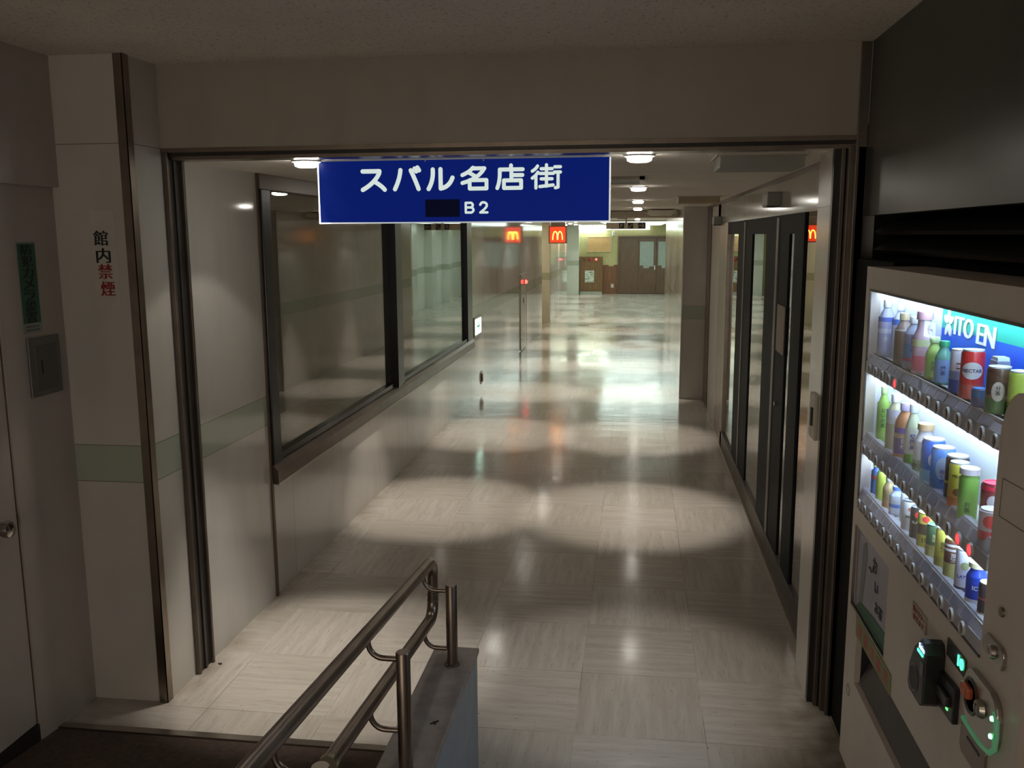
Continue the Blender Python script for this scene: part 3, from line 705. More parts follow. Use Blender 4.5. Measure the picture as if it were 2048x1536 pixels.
obj('lower_rail', MB().tube([(RX, yb + rr, zl + rr + .02)] + bend2 + [(RX, 2.9, zr(2.9, L0)), (RX, 2.04, zr(2.04, L0))], .0222, 18), M_RAIL, hr, 50)
obj('rail_end_cap', MB().tube([(RX, 2.052, zr(2.05, L0)), (RX, 2.034, zr(2.035, L0))], .0255, 18), plain('cap_brass', (.50, .46, .34), .25, 1.), hr, 50)
for z in (zl + rr + .028, zl + rr + .002): obj('joint_ring', MB().lathe([(.021, -.004), (.0245, -.004), (.0245, .004), (.021, .004)], (RX, yb + rr, z), 'z', 18), M_STEEL, hr, 50)
for k, (py, ptop) in enumerate(((3.105, .826), (2.41, .897), (1.715, .968))):
    p = obj('post', MB().lathe([(0, .512), (.0215, .512), (.0215, ptop - .004), (.019, ptop), (0, ptop)], (-.66, py, 0), 'z', 20), M_RAIL, hr, 40)
    obj('base_flange', MB().lathe([(.021, .511), (.03, .511), (.029, .515), (.021, .518)], (-.66, py, 0), 'z', 20), plain('flange_dirty', (.16, .12, .09), .5, .8), p, 40)
    for zrail in (zr(py, U0), zr(py, L0)):
        if k == 2 and zrail < .8: continue
        zb = zrail - .075
        pts = [(-.675, py, zb)] + arc((RX + .045, py, zb + .045), .045, -PI / 2, -PI, (1, 0, 0), (0, 0, 1), 8) + [(RX, py, zrail - .012)]
        obj('bracket', MB().tube(pts, .0085, 12), M_RAIL, hr, 50)

def debris(pts, z, label):
    mm = MB()
    for (x, y, r) in pts:
        mm.lathe([(0, 0), (r, .0005), (r * .7, r * .5), (0, r * .6)], (x, y, z), 'z', 7)
    o = tag(obj('dirt_clump', mm, plain('debris_brown', (.05, .03, .02), .9)), label, 'dirt'); o['kind'] = 'thing'; return o
debris([(-.636, 2.69, .008), (-.628, 2.70, .006), (-.645, 2.684, .005), (-.632, 2.682, .004)], .512, 'dark crumb of dirt lying on the curb between the two posts')
debris([(-2.02, 3.96, .009), (-2.03, 3.965, .006)], 0, 'dark speck of dirt on the floor at the left jamb')

# ---------------------------------------------------------------- vending machine
XF = .78
vm = thing('vending_machine', 'beige drink vending machine with lit display of bottles on the right', 'vending machine', (1.2, 2.5, .17))
c = MB(); D0, D1 = XF, XF + .035
c.box(D0, D1, 3.165, 3.225, .2, 1.99).box(D0, D1, 1.80, 3.165, 1.915, 1.99)                         # left stile, top rail
pc = [(2.022, 1.165), (2.012, 1.66)] + [(2.012 - .098 * (1 - math.cos(a)), 1.66 + .12 * math.sin(a)) for a in (PI / 2 * k / 6 for k in range(1, 7))] + [(1.80, 1.80), (1.80, 1.165)]
c.prism(pc, 'x', D0, D1)
c.box(D0, D1, 1.80, 3.165, 1.092, 1.165).box(D0, D1, 1.80, 2.752, .726, 1.092).box(D0, D1, 2.752, 3.165, .722, .808)
c.box(D0, D1, 3.08, 3.165, .545, .722).box(D0, D1, 1.80, 3.165, .2, .545).box(D0, D1, 1.80, 2.1, .545, .726)
obj('front_door', c, M_VEND, vm)
c = MB(); c.box(D1, 1.60, 3.185, 3.225, .17, 1.99, .004).box(D1, 1.60, 1.80, 1.84, .17, 1.99).box(D1, 1.60, 1.80, 3.225, 1.95, 1.99).box(D1, 1.60, 1.80, 3.225, .17, .5).box(.96, 1.60, 1.84, 3.185, .5, 1.95)
obj('body', c, M_VEND, vm)
obj('kick_plate', MB().box(.80, 1.55, 1.82, 3.20, 0, .17), M_DKSTEEL, vm)
obj('door_gasket', MB().box(.7802, .7815, 3.2235, 3.2255, .2, 1.99), M_BLACK, vm)
BX = .875
M_BACK = plain('display_white', (.80, .84, .88), .5, 0, .01)
obj('display_back', MB().box(BX, BX + .01, 1.84, 3.18, 1.15, 1.70).box(D1, BX, 3.17, 3.18, 1.15, 1.93).box(D1, BX, 1.84, 1.85, 1.15, 1.93), M_BACK, vm)
obj('top_back_panel', MB().box(BX, BX + .01, 2.73, 3.18, 1.70, 1.93), plain('display_lilac', (.62, .68, .84), .5), vm)
hp = obj('brand_panel_green', MB().prism([(2.73, 1.832), (2.4, 1.838), (1.84, 1.846), (1.84, 1.93), (2.73, 1.93)], 'x', BX, BX + .008), plain('panel_green', (.03, .40, .30), .4), vm)
obj('brand_panel_blue', MB().prism([(2.73, 1.70), (1.84, 1.70), (1.84, 1.846), (2.4, 1.838), (2.73, 1.832)], 'x', BX, BX + .008), plain('panel_blue', (.01, .10, .62), .4), vm)
M_LTR = plain('lettering_white', (.86, .88, .88), .4)
obj('brand_lettering', text(MB(), 'ITO', '-x', (BX - .0015, 2.551, 1.850), .07, .0042, fit=(.136, .052), shear=.10), M_LTR, hp)
obj('brand_lettering', text(MB(), 'EN', '-x', (BX - .0015, 2.392, 1.845), .07, .0042, fit=(.116, .053), shear=.10), M_LTR, hp)
for a in (90, 162, 234, 306, 18):
    aa = math.radians(a); cx, cz = 2.672 - .021 * math.cos(aa), 1.852 + .026 * math.sin(aa)
    pts = []
    for k in range(14):
        t_ = 2 * PI * k / 14; lx, ly = .019 * math.cos(t_), .0105 * math.sin(t_)
        pts.append((cx - lx * math.cos(aa) + ly * math.sin(aa), cz + lx * math.sin(aa) + ly * math.cos(aa)))
    obj('brand_flower_petal', MB().prism(pts, 'x', BX - .002, BX), M_LTR, hp)
M_LED = emit('display_led', (.62, .80, 1), 52.)
for z in (1.921, 1.646, 1.368):
    obj('led_strip', MB().box(.8155, .826, 1.87, 3.16, z - .004, z + .004), M_LED, vm)
M_TAG = plain('price_tag', (.33, .33, .42), .4)
RAILS = ((1.655, .045, 'first'), (1.377, .05, 'second'), (1.180, .05, 'third'))
SH = {1: 1.70, 2: 1.415, 3: 1.225}
M_BTN = plain('button_grey', (.14, .12, .11), .3)
M_BTNR = plain('button_ring', (.55, .55, .56), .3)
B1 = [3.101 - .0766 * k for k in range(15)]; B2 = [3.11 - .0765 * k for k in range(14)]; B3 = [3.131 - .0772 * k for k in range(14)]
for r_, (z, hh, nm) in enumerate(RAILS):
    y1 = 2.025 if r_ else 2.012
    obj('shelf_board', MB().box(.79, BX, y1 - .15, 3.17, SH[r_ + 1] - .006, SH[r_ + 1]), M_WHITE, vm)
    sr = obj('button_rail', MB().prism([(XF - .002, z - .018), (XF + .03, z - .018), (XF + .03, z + .018), (XF - .002, z + .018)], 'y', y1, 3.165, .003), plain('rail_grey', (.42, .42, .46), .3), vm)
    pt = obj('price_strip', MB().prism([(XF + .0, z + .018), (XF + .03, z + .018), (XF + .03, z + hh), (XF + .014, z + hh)], 'y', y1, 3.165), plain('strip_clear', (.50, .50, .56), .3), vm)
    tg = MB()
    for yy in (B1, B2, B3)[r_]:
        if yy - .03 < y1: continue
        tg.prism([(XF - .001, z + .021), (XF + .001, z + .021), (XF + .011, z + hh - .005), (XF + .009, z + hh - .005)], 'y', yy - .03, yy + .027)
    obj('price_tags', tg, M_TAG, pt)
    for k, yy in enumerate((B1, B2, B3)[r_]):
        if yy - .012 < y1: continue
        lit = (r_ == 0 and k == 4) or (r_ == 1 and k in (12, 13))
        bt = obj('selection_button', MB().lathe([(.0125, 0), (.0145, .006), (.0165, .006), (.0175, 0)], (XF - .002, yy, z), '-x', 20), M_BTNR, vm, 40)
        lm = obj('button_lamp', MB().lathe([(.0128, 0), (.0128, .003), (.008, .0055), (0, .006)], (XF - .002, yy, z), '-x', 18), emit('button_red', (1, .02, .03), 3.5) if lit else M_BTN, bt, 40)
        if lit: lm['label'] = 'red lit sold out lamp'
obj('display_glass', MB().prism([(3.165, 1.20), (3.165, 1.915), (1.81, 1.915), (1.81, 1.82), (1.93, 1.80), (2.0, 1.745), (2.014, 1.66), (2.02, 1.20)], 'x', .777, .7785), M_VGLASS, vm)
rim = MB(); rim.box(.776, .782, 3.160, 3.166, 1.17, 1.905).box(.776, .782, 1.81, 3.166, 1.910, 1.916).box(.776, .781, 2.02, 3.166, 1.158, 1.163)
obj('display_rim', rim, M_DKSTEEL, vm)
# poster window, slot, fittings of the lower front
pw = obj('poster_window', MB().box(.788, .80, 2.752, 3.165, .808, 1.092), plain('poster_lilac', (.40, .38, .44), .4), vm)
mm = MB(); mm.prism([(3.10, .84), (3.065, .835), (3.03, 1.03), (3.05, 1.07), (3.085, 1.05)], 'x', .786, .7885)
obj('poster_bamboo', mm, plain('poster_grey', (.22, .24, .22), .5), pw)
mm = MB(); mm.prism([(3.135, .808), (2.752, .808), (2.752, .868), (2.9, .862), (3.09, .842)], 'x', .7855, .788)
obj('poster_green_foot', mm, plain('poster_green', (.04, .14, .08), .5), pw)
mm = MB(); text(mm, 'お', '-x', (.7865, 2.93, 1.03), .06); text(mm, '〜', '-x', (.7865, 2.98, 1.0), .05); text(mm, 'い', '-x', (.7865, 2.90, .965), .05); text(mm, 'お茶', '-x', (.7865, 2.86, .905), .045)
obj('poster_lettering', mm, plain('poster_ink_black', (.03, .03, .035), .5), pw)
obj('poster_frame', MB().box(.774, .784, 2.75, 3.168, .802, .808).box(.774, .784, 3.162, 3.168, .808, 1.092), M_STEEL, vm)
rs_ = obj('recycle_label', MB().prism([(3.08, .725), (2.655, .725), (2.655, .79), (3.09, .797)], 'x', .777, .7795), plain('label_olive', (.24, .25, .10), .5), vm)
mm = MB()
for k in range(5): mm.box(.7762, .777, 3.01 - .08 * k, 3.05 - .08 * k, .738, .775)
obj('label_print', mm, plain('label_red', (.45, .09, .06), .5), rs_)
sl = obj('dispensing_slot', MB().box(.93, .95, 2.1, 3.08, .545, .722).box(.80, .93, 2.1, 3.08, .535, .545).box(.80, .93, 3.075, 3.08, .545, .722), M_BLACK, vm)
obj('slot_flap', MB().prism([(.795, .552), (.80, .552), (.86, .70), (.85, .705)], 'y', 2.11, 3.07), plain('flap_smoke', (.06, .055, .05), .25), vm)
mm = MB(); t0 = obj('price_label', MB().box(.777, .7795, 2.38, 2.50, 1.045, 1.092), plain('label_cream', (.45, .38, .30), .5), vm)
text(mm, '電子マネー', '-x', (.7765, 2.44, 1.078), .02, 0, fit=(.1, .016)); text(mm, '使えます', '-x', (.7765, 2.44, 1.057), .02, 0, fit=(.09, .015))
obj('label_lettering', mm, plain('label_brick', (.35, .09, .06), .5), t0)
# card reader
cr = obj('card_reader', MB().prism([(2.350, .93), (2.345, .985), (2.312, 1.045), (2.262, 1.088), (2.238, 1.086), (2.225, 1.06), (2.225, .93), (2.245, .915), (2.335, .915)], 'x', .73, XF, .005), M_BLACK, vm)
obj('reader_plate', MB().lathe([(.030, 0), (.031, .002), (.034, .002), (.036, 0)], (.73, 2.297, .965), '-x', 28), plain('reader_ring', (.05, .05, .05), .3), cr, 40)
obj('reader_pad', MB().lathe([(0, 0), (.030, 0), (.030, .001), (0, .0015)], (.73, 2.297, .965), '-x', 28), plain('reader_pad', (.022, .022, .022), .5), cr, 40)
obj('reader_screen', text(MB(), 'Suica', '-x', (.7285, 2.248, 1.069), .028, 0, fit=(.042, .013)), emit('reader_blue', (.35, .60, 1), 3.5), cr)
obj('reader_light', MB().box(.7275, .730, 2.238, 2.280, 1.048, 1.055, .001), emit('reader_green', (.05, 1, .45), 3.5), cr)
obj('reader_slot', MB().box(.728, .731, 2.228, 2.252, 1.0, 1.035), plain('reader_grey', (.06, .06, .06), .3), cr)
ds = obj('price_display', MB().box(.776, .7795, 2.09, 2.215, 1.072, 1.116), plain('display_dark', (.05, .055, .045), .25), vm)
mm = MB(); text(mm, '10', '-x', (.7752, 2.118, 1.096), .03, .0012, fit=(.034, .027)); obj('digits', mm, emit('digits_green', (.05, 1, .35), 4.), ds)
bl = obj('bill_slot', MB().prism([(2.225, .935), (2.225, 1.022), (2.115, 1.031), (2.115, .94)], 'x', .765, XF, .003), M_BLACK, vm)
for k in range(2): obj('bill_arrow_light', MB().box(.7635, .7655, 2.146 + .018 * k, 2.158 + .018 * k, .958 + .006 * k, .964 + .006 * k), emit('bill_green', (.1, 1, .15), 3.), bl)
obj('bill_mouth', MB().box(.755, .766, 2.135, 2.205, .972, .998, .003), plain('bill_mouth_grey', (.035, .035, .03), .3), bl)
def rounded(y0, y1, z0, z1, r, n=5):
    P = []
    for (cy, cz, a0) in ((y1 - r, z1 - r, 0), (y0 + r, z1 - r, 90), (y0 + r, z0 + r, 180), (y1 - r, z0 + r, 270)):
        for k in range(n + 1):
            a = math.radians(a0 + 90 * k / n); P.append((cy + r * math.cos(a), cz + r * math.sin(a)))
    return P
M_CHROME = plain('chrome_worn', (.42, .40, .36), .25, .9, .1)
cm = obj('coin_mechanism', MB().prism(rounded(1.872, 2.066, .998, 1.128, .045), 'x', .766, XF, .004), M_CHROME, vm)
obj('lever_recess', MB().lathe([(0, .0), (.034, 0), (.037, .003), (.041, .003), (.044, 0)], (.766, 2.018, 1.066), '-x', 26), plain('recess_dark', (.10, .09, .08), .4, .5), cm, 40)
obj('return_lever', MB().box(.748, .765, 1.998, 2.042, 1.064, 1.092, .007), plain('lever_orange', (.55, .12, .05), .35), cm)
obj('coin_slot_boss', MB().lathe([(0, 0), (.022, 0), (.018, .010), (.008, .014), (0, .014)], (.766, 1.955, 1.07), '-x', 22), M_STEEL, cm, 40)
obj('coin_slot', MB().box(.7515, .753, 1.951, 1.955, 1.054, 1.082), M_BLACK, cm)
gl = MB(); P = [(1.888, 1.10), (1.876, 1.085), (1.872, 1.05), (1.876, 1.02), (1.90, .998), (1.95, .990), (2.0, .990), (2.055, .993)]
gl.tube([(.768, p[0], p[1]) for p in P], .006, 10)
obj('green_light_guide', gl, emit('guide_green', (.12, .80, .35), .11, (.25, .40, .28)), cm, 60)
for z in (1.085, 1.045): obj('green_led', MB().lathe([(0, 0), (.006, 0), (.005, .004), (0, .005)], (.763, 1.885, z), '-x', 12), emit('led_green', (.1, 1, .3), 9.), cm, 40)
lk = obj('lock_plate', MB().prism(rounded(1.883, 1.992, 1.188, 1.238, .018), 'x', .772, XF, .003), M_CHROME, vm)
obj('lock_cylinder', MB().lathe([(0, 0), (.016, 0), (.014, .008), (.006, .009), (.005, .004), (0, .004)], (.772, 1.935, 1.213), '-x', 20), M_STEEL, lk, 40)
obj('service_lock', MB().lathe([(0, 0), (.011, 0), (.010, .006), (0, .007)], (XF, 1.921, 1.309), '-x', 16), M_BRONZE, vm, 40)
cp = obj('coin_return_plate', MB().prism(rounded(1.935, 2.082, .90, .982, .014), 'x', .774, XF, .003), plain('plate_bronze', (.25, .20, .16), .35, .6), vm)
obj('plate_slot', MB().box(.7725, .775, 1.965, 2.04, .95, .956), M_BLACK, cp)
obj('emblem', MB().lathe([(.016, 0), (.018, .002), (.021, .002), (.023, 0)], (XF, 3.15, .482), '-x', 22), plain('emblem_grey', (.36, .32, .28), .4), vm, 40)
pl = MB(); 
for (a, b_) in (((1.98, 1.585), (1.86, 1.59)), ((1.98, 1.585), (1.982, 1.501)), ((1.982, 1.501), (1.86, 1.507))):
    pl.tube([(XF, a[0], a[1]), (XF, b_[0], b_[1])], .0012, 6)
obj('flap_outline', pl, M_BROWNT, vm)

# ---------------------------------------------------------------- drinks on display: each one a thing
def wrap(mb, s, c, r, z, size, ang, fit=None, vertical=False, half=None):
    """letters bent round a can or bottle of radius r; ang = direction the letters face"""
    chars = list(s) if vertical else [s]
    for k, ch in enumerate(chars):
        me = text_mesh(ch, size, size * .02, .0003)
        if fit and me.vertices:
            xs = [v.co.x for v in me.vertices]; ys = [v.co.y for v in me.vertices]
            me.transform(Matrix.Diagonal((fit[0] / max(1e-6, max(xs) - min(xs)), fit[1] / max(1e-6, max(ys) - min(ys)), 1, 1)))
        zz = z - (k - (len(chars) - 1) / 2) * size * 1.05
        mp = []
        for v in me.vertices:
            a = ang + v.co.x / r; R = r + .0005 + v.co.z
            mp.append(mb.b.verts.new((c[0] + R * math.cos(a), c[1] + R * math.sin(a), zz + v.co.y)))
        for p in me.polygons:
            if half is not None and (me.vertices[p.vertices[0]].co.x > 0) != bool(half): continue
            try: mb.b.faces.new([mp[i] for i in p.vertices])
            except ValueError: pass
        bpy.data.meshes.remove(me)
    return mb
def pm(c, rough=.3, metal=0.): return plain('drink_%d_%d_%d' % tuple(int(x * 255) for x in c), c, rough, metal, .05, 30)
CAM = V((0, 0, 2.1))
def face_dir(x, y): return math.atan2(-y, -x)
def patch(mb, c, r, z0, z1, a0, a1, n=10):
    """piece of printed sleeve on the side of a can"""
    vo = [(mb.b.verts.new((c[0] + r * math.cos(a), c[1] + r * math.sin(a), z0)), mb.b.verts.new((c[0] + r * math.cos(a), c[1] + r * math.sin(a), z1))) for a in (a0 + (a1 - a0) * k / n for k in range(n + 1))]
    for p, q in zip(vo, vo[1:]): mb.b.faces.new((p[0], q[0], q[1], p[1]))
    return mb
def oval(mb, c, r, z, hw, hh, ang, n=12):
    L = []
    for k in range(n + 1):
        u = -math.cos(PI * k / n); q = hh * math.sqrt(max(0, 1 - u * u)) + 1e-5; a = ang + hw * u / r
        L.append([mb.b.verts.new((c[0] + r * math.cos(a), c[1] + r * math.sin(a), z + e)) for e in (-q, q)])
    for p, q in zip(L, L[1:]): mb.b.faces.new((p[0], q[0], q[1], p[1]))
    return mb
def can(row, y, d, h, body, lid, label, bands=(), txt=(), ovals=(), x=.82, group=None):
    z = SH[row]; r = d / 2; t = thing('drink_can', label, 'drink can', (x, y, z), GRP[row])
    fa = face_dir(x, y)
    obj('can_body', MB().lathe([(0, 0), (r * .80, 0), (r * .97, h * .03), (r, h * .06), (r, h * .92), (r * .88, h * .965)], (x, y, z), 'z', 24), pm(body), t, 40)
    obj('lid', MB().lathe([(r * .88, h * .96), (r * .92, h * .985), (r * .90, h), (r * .80, h), (r * .76, h * .98), (0, h * .98)], (x, y, z), 'z', 24), pm(lid, .3), t, 40)
    for (z0, z1, col) in bands:
        obj('printed_band', MB().lathe([(r + .0004, h * z0), (r + .0004, h * z1)], (x, y, z), 'z', 24), pm(col), t, 40)
    for (zz, hw, hh, col) in ovals:
        obj('printed_oval', oval(MB(), (x, y, 0), r + .0007, z + h * zz, hw, hh, fa), pm(col), t)
    for (s, zz, sz, col, vert) in txt:
        for half in ((0, 1) if len(s) > 5 else (None,)):
            obj('lettering', wrap(MB(), s, (x, y, 0), r + .0006, z + h * zz, sz, fa, None, vert, half), pm(col), t)
    return t
def bottle(row, y, d, h, liquid, cap, label, lab=None, txt=(), neck=.42, x=.82, shoulder=.72, cat='drink bottle', name='drink_bottle', extra=()):
    z = SH[row]; r = d / 2; t = thing(name, label, cat, (x, y, z), GRP[row]); fa = face_dir(x, y)
    nr = r * neck
    obj('bottle_body', MB().lathe([(0, 0), (r * .85, 0), (r, h * .03), (r, h * .22), (r * .95, h * .25), (r, h * .28), (r, h * (shoulder - .12)), (r * .93, h * (shoulder - .05)), (r * .70, h * (shoulder + .05)), (nr, h * (shoulder + .13)), (nr, h * .88)], (x, y, z), 'z', 24), pm(liquid, .15), t, 50)
    obj('cap', MB().lathe([(nr * 1.05, h * .865), (nr * 1.22, h * .87), (nr * 1.22, h * .985), (nr * 1.1, h), (0, h)], (x, y, z), 'z', 20), pm(cap, .4), t, 40)
    if lab: obj('sleeve_label', MB().lathe([(r * 1.012, h * lab[0]), (r * 1.012, h * lab[1])], (x, y, z), 'z', 24), pm(lab[2], .35), t, 40)
    for (z0, z1, col) in extra: obj('label_band', MB().lathe([(r * 1.022, h * z0), (r * 1.022, h * z1)], (x, y, z), 'z', 24), pm(col, .35), t, 40)
    for (s, zz, sz, col, vert) in txt:
        obj('lettering', wrap(MB(), s, (x, y, 0), r * 1.03, z + h * zz, sz, fa, None, vert), pm(col), t)
    return t
def carton(row, y, wx, wy, h, body, top, label, txt=(), x=.825):
    z = SH[row]; t = thing('drink_carton', label, 'drink carton', (x, y, z), GRP[row])
    obj('carton_body', MB().box(x - wx / 2, x + wx / 2, y - wy / 2, y + wy / 2, z, z + h * .93, .002), pm(body), t)
    obj('carton_top', MB().prism([(y - wy / 2, z + h * .93), (y + wy / 2, z + h * .93), (y + wy / 2 - .004, z + h), (y - wy / 2 + .004, z + h)], 'x', x - wx / 2 + .002, x + wx / 2 - .002), pm(top), t)
    mm = MB()
    for (s, zz, sz, col, vert) in txt:
        for k, ch in enumerate(s if vert else [s]): text(mm, ch, '-x', (x - wx / 2 - .0008, y, z + h * zz - k * sz * 1.05), sz, sz * .02)
        obj('lettering', mm, pm(col), t); break
    return t
GRP = {1: 'drinks on the top shelf of the vending machine', 2: 'drinks on the middle shelf of the vending machine', 3: 'drinks on the bottom shelf of the vending machine'}
WH, NAVY, BLK = (.85, .87, .9), (.02, .04, .3), (.02, .02, .025)
# top shelf, from the far end towards the camera
bottle(1, 3.095, .052, .185, (.55, .60, .78), WH, 'clear bottle with white cap and lilac label at the far end of the top shelf', (.10, .62, (.48, .50, .74)), extra=((.42, .5, (.75, .78, .9)), (.62, .70, (.08, .16, .6))), txt=(('水', .32, .02, WH, False),))
bottle(1, 3.02, .050, .180, (.60, .66, .82), WH, 'second white-capped clear bottle on the top shelf with blue shoulder', (.12, .6, (.55, .58, .8)), extra=((.62, .72, (.05, .18, .65)),), x=.842)
bottle(1, 2.90, .052, .158, (.30, .22, .18), (.55, .46, .28), 'brown bottle with gold cap on the top shelf', (.12, .66, (.19, .11, .07)), neck=.46, extra=((.66, .7, (.7, .7, .7)),))
bottle(1, 2.795, .056, .157, (.50, .56, .74), (.75, .76, .8), 'bottle with pale blue label beside the brown bottle on the top shelf', (.15, .68, (.20, .42, .80)), txt=(('天然水', .5, .017, NAVY, True),), extra=((.50, .68, (.42, .5, .78)), (.17, .22, (.7, .1, .15))))
bottle(1, 2.705, .058, .180, (.72, .48, .60), (.80, .45, .55), 'tall pink bottle with round pink cap on the top shelf', (.06, .30, (.75, .12, .20)), neck=.62, shoulder=.66, extra=((.45, .56, (.75, .80, .45)),))
bottle(1, 2.605, .043, .118, (.42, .60, .16), (.62, .80, .40), 'small bright green tea bottle with pale green cap on the top shelf', (.08, .60, (.36, .60, .10)), neck=.5, txt=(('お茶', .33, .014, (.05, .2, .05), True),), shoulder=.7)
bottle(1, 2.525, .043, .116, (.16, .42, .34), (.04, .35, .16), 'small bottle with dark green cap and blue label on the top shelf', (.05, .58, (.25, .46, .82)), neck=.5, txt=(('緑茶', .33, .013, NAVY, True),), shoulder=.7)
can(1, 2.462, .036, .088, (.50, .22, .10), (.6, .55, .4), 'narrow orange brown can squeezed before the white and blue can', x=.845)
can(1, 2.40, .048, .110, (.72, .76, .88), WH, 'white can with blue lower half on the top shelf', bands=((.0, .30, (.03, .10, .55)), (.30, .5, (.22, .38, .75))), txt=(('コ', .62, .022, BLK, False),))
can(1, 2.315, .054, .120, (.62, .03, .03), WH, 'red nectar can with white oval on the top shelf', bands=((.0, .30, (.55, .10, .08)),), ovals=((.58, .026, .021, (.82, .80, .78)),), txt=(('NECTAR', .58, .012, (.05, .03, .1), False),))
carton(1, 2.215, .03, .042, .115, (.30, .33, .44), (.60, .66, .74), 'grey blue carton drink behind the small blue-lidded can', (('野菜', .7, .016, BLK, True),), x=.845)
can(1, 2.195, .034, .044, (.20, .22, .45), (.05, .30, .75), 'small short can with blue lid at the front of the top shelf', bands=((.5, .9, (.05, .28, .72)),), x=.797)
can(1, 2.128, .052, .105, (.10, .05, .03), WH, 'brown and green can nearest the control panel on the top shelf', bands=((.0, .32, (.06, .17, .04)), (.32, .40, (.25, .18, .08))), ovals=((.48, .014, .022, (.75, .70, .60)),), txt=(('分茶', .5, .011, BLK, True),), x=.812)
can(1, 2.075, .050, .103, (.46, .55, .08), WH, 'yellow green can at the near end of the top shelf', bands=((.0, .25, (.2, .3, .05)),), x=.838)
# middle shelf
bottle(2, 3.07, .040, .186, (.30, .52, .10), (.50, .68, .30), 'slim green tea bottle at the far end of the middle shelf', (.12, .72, (.28, .52, .08)), neck=.45, txt=(('おいお茶', .45, .016, (.03, .12, .03), True),))
bottle(2, 2.93, .054, .186, (.62, .62, .40), WH, 'clear yellowish bottle with white cap on the middle shelf', (.18, .62, (.58, .56, .36)), neck=.48, extra=((.5, .62, (.75, .76, .72)), (.62, .74, (.72, .76, .86))))
bottle(2, 2.83, .056, .176, (.50, .22, .10), (.50, .42, .66), 'bottle with purple label and orange shoulder on the middle shelf', (.12, .58, (.15, .07, .38)), neck=.45, extra=((.40, .48, (.65, .5, .3)),), txt=(('巨峰', .30, .016, WH, True),))
bottle(2, 2.742, .044, .188, (.56, .62, .42), (.60, .66, .66), 'bottle with white and green label on the middle shelf', (.08, .62, (.68, .72, .62)), neck=.5, extra=((.08, .22, (.18, .42, .06)),), txt=(('爽健美', .42, .016, NAVY, True),))
bottle(2, 2.655, .058, .150, (.78, .76, .74), (.70, .48, .24), 'white bottle with orange cap in the middle shelf', (.10, .66, (.82, .84, .84)), neck=.62, txt=(('乳', .5, .02, (.1, .3, .6), False),), x=.828, extra=((.1, .3, (.45, .52, .3)), (.14, .22, (.55, .12, .12))))
carton(2, 2.592, .036, .040, .104, (.20, .42, .82), WH, 'blue and white drink pack beside the white bottle on the middle shelf', (('水', .6, .02, WH, True),), x=.845)
can(2, 2.555, .060, .128, (.03, .16, .66), WH, 'tall deep blue can with pale polar print on the middle shelf', bands=((.0, .34, (.22, .50, .86)),), ovals=((.56, .012, .018, (.70, .78, .9)),))
can(2, 2.472, .060, .124, (.10, .30, .80), WH, 'light blue can right of the deep blue can on the middle shelf', bands=((.0, .12, (.6, .72, .9)),), ovals=((.56, .018, .030, (.45, .62, .92)),), txt=(('白くま', .40, .012, NAVY, True),))
can(2, 2.388, .056, .122, (.025, .02, .02), WH, 'black can with white dots on the middle shelf', bands=((.40, .46, (.5, .42, .06)),), ovals=((.25, .010, .010, WH), (.12, .006, .006, WH), (.34, .005, .005, WH)), txt=(('BLACK', .72, .012, (.6, .5, .1), False),), x=.828)
can(2, 2.325, .048, .120, (.62, .58, .07), WH, 'yellow fruit drink can on the middle shelf', bands=((.0, .26, (.68, .22, .05)), (.26, .42, (.75, .45, .08))), txt=(('FRUITS', .72, .010, (.05, .05, .04), False),), ovals=((.38, .012, .010, (.2, .08, .04)),), x=.812)
bottle(2, 2.245, .044, .126, (.28, .58, .12), WH, 'bright green bottle can with white lid on the middle shelf', (.0, .80, (.26, .56, .10)), neck=.85, shoulder=.84, txt=(('お茶', .25, .014, (.03, .15, .03), True),), x=.808)
can(2, 2.165, .056, .112, (.16, .03, .03), (.55, .03, .08), 'dark red can with white swirl on the middle shelf', bands=((.85, .94, (.6, .02, .06)),), ovals=((.62, .014, .016, (.82, .82, .85)),), x=.836)
can(2, 2.15, .058, .052, (.70, .62, .66), WH, 'short white and red soup can at the near end of the middle shelf', bands=((.0, .3, (.6, .04, .06)),), ovals=((.62, .018, .013, (.65, .04, .05)),), x=.800) if False else None
can(2, 2.092, .050, .070, (.70, .64, .70), WH, 'short white can with red oval at the near end of the middle shelf', bands=((.0, .3, (.6, .04, .06)),), ovals=((.62, .017, .015, (.65, .04, .05)),), x=.806)
# bottom shelf
bottle(3, 3.105, .034, .110, (.12, .24, .66), (.75, .8, .3), 'blue bottle with red spot at the far end of the bottom shelf', (.1, .75, (.10, .26, .70)), neck=.6, extra=((.5, .6, (.7, .12, .15)),))
bottle(3, 3.035, .036, .128, (.50, .58, .12), WH, 'yellow green bottle with white cap on the bottom shelf', (.12, .66, (.52, .62, .10)), neck=.5)
bottle(3, 2.945, .040, .102, (.44, .33, .16), (.55, .52, .45), 'amber clear bottle on the bottom shelf', (.0, .2, (.50, .22, .08)), neck=.5)
bottle(3, 2.865, .040, .094, (.66, .72, .82), (.10, .20, .55), 'small white bottle with blue bottle print on the bottom shelf', (.1, .7, (.70, .76, .86)), neck=.5, extra=((.3, .42, (.08, .22, .65)),))
can(3, 2.80, .040, .096, (.78, .80, .80), (.05, .05, .06), 'white can with smiling face print on the bottom shelf', txt=(('◡', .55, .018, BLK, False),), x=.835)
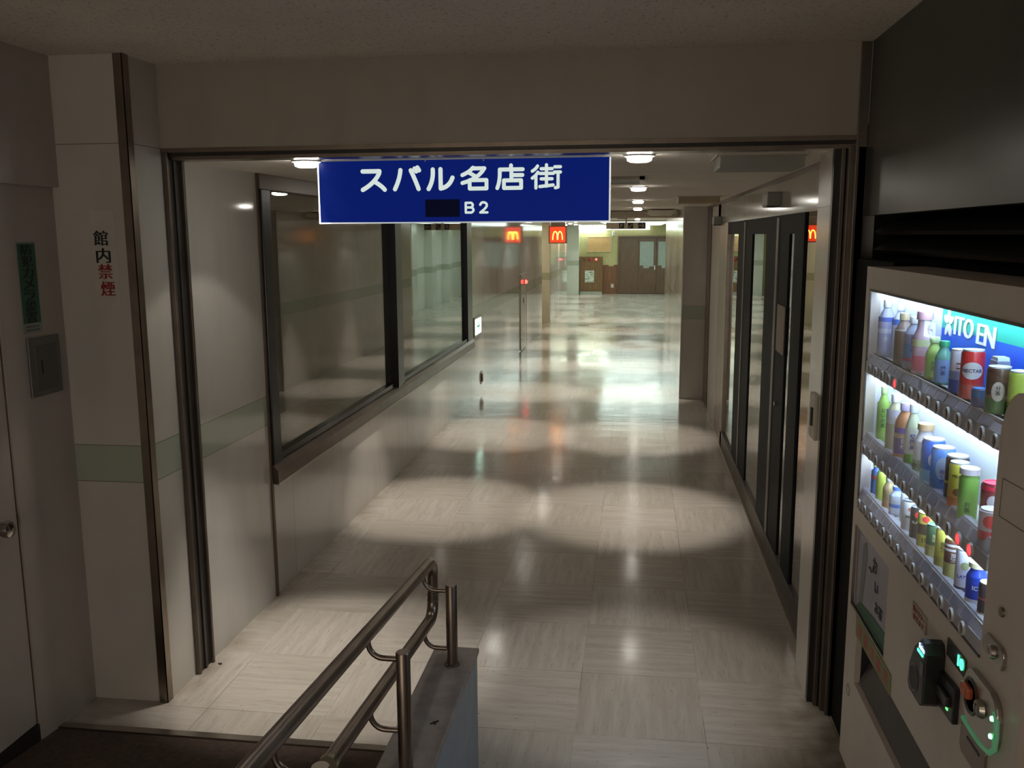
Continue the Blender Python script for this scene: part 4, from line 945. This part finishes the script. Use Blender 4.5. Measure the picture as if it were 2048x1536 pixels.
can(3, 2.72, .046, .094, (.80, .82, .82), (.05, .05, .06), 'white milk can with pink dot on the bottom shelf', txt=(('Milk', .5, .013, (.1, .12, .15), False),), ovals=((.74, .006, .006, (.75, .25, .25)),))
can(3, 2.645, .042, .096, (.03, .025, .025), (.04, .04, .05), 'black coffee can with red spot on the bottom shelf', ovals=((.78, .009, .009, (.65, .04, .05)),), txt=(('BLACK', .55, .010, WH, False),))
can(3, 2.572, .044, .102, (.50, .45, .06), (.72, .66, .2), 'gold and black can with red label on the bottom shelf', bands=((.40, .70, (.05, .035, .02)),), ovals=((.84, .010, .009, (.7, .05, .05)),), txt=(('10', .25, .018, (.1, .08, .02), False),))
can(3, 2.495, .042, .092, (.05, .14, .07), (.06, .16, .09), 'dark green can with yellow base on the bottom shelf', bands=((.0, .40, (.50, .48, .18)),), txt=(('珈琲', .62, .011, (.7, .7, .5), True),))
can(3, 2.42, .042, .108, (.62, .60, .10), WH, 'pale yellow can with brown dots on the bottom shelf', bands=((.0, .28, (.50, .47, .14)),), txt=(('微糖', .55, .014, (.12, .1, .03), True),))
can(3, 2.345, .044, .104, (.12, .05, .03), (.5, .45, .1), 'brown checkered can with yellow tab on the bottom shelf', bands=((.0, .40, (.48, .46, .16)), (.70, .76, WH), (.82, .88, WH)), txt=(('加糖', .55, .012, WH, True),))
can(3, 2.262, .044, .106, (.76, .78, .86), WH, 'white latte cup can on the bottom shelf', txt=(('LATTE', .36, .011, NAVY, False),), bands=((.0, .10, (.06, .05, .06)),), ovals=((.62, .010, .010, (.35, .38, .16)),))
bottle(3, 2.178, .048, .102, (.03, .07, .46), (.80, .80, .5), 'blue iced coffee bottle can on the bottom shelf', (.16, .66, (.02, .06, .48)), neck=.7, shoulder=.75, txt=(('ICE', .42, .014, WH, False),), extra=((.0, .14, (.75, .76, .8)),))
can(3, 2.105, .044, .080, (.05, .035, .04), (.55, .52, .3), 'dark short can at the near end of the bottom shelf', bands=((.0, .12, (.5, .45, .3)), (.5, .56, (.5, .1, .1))))
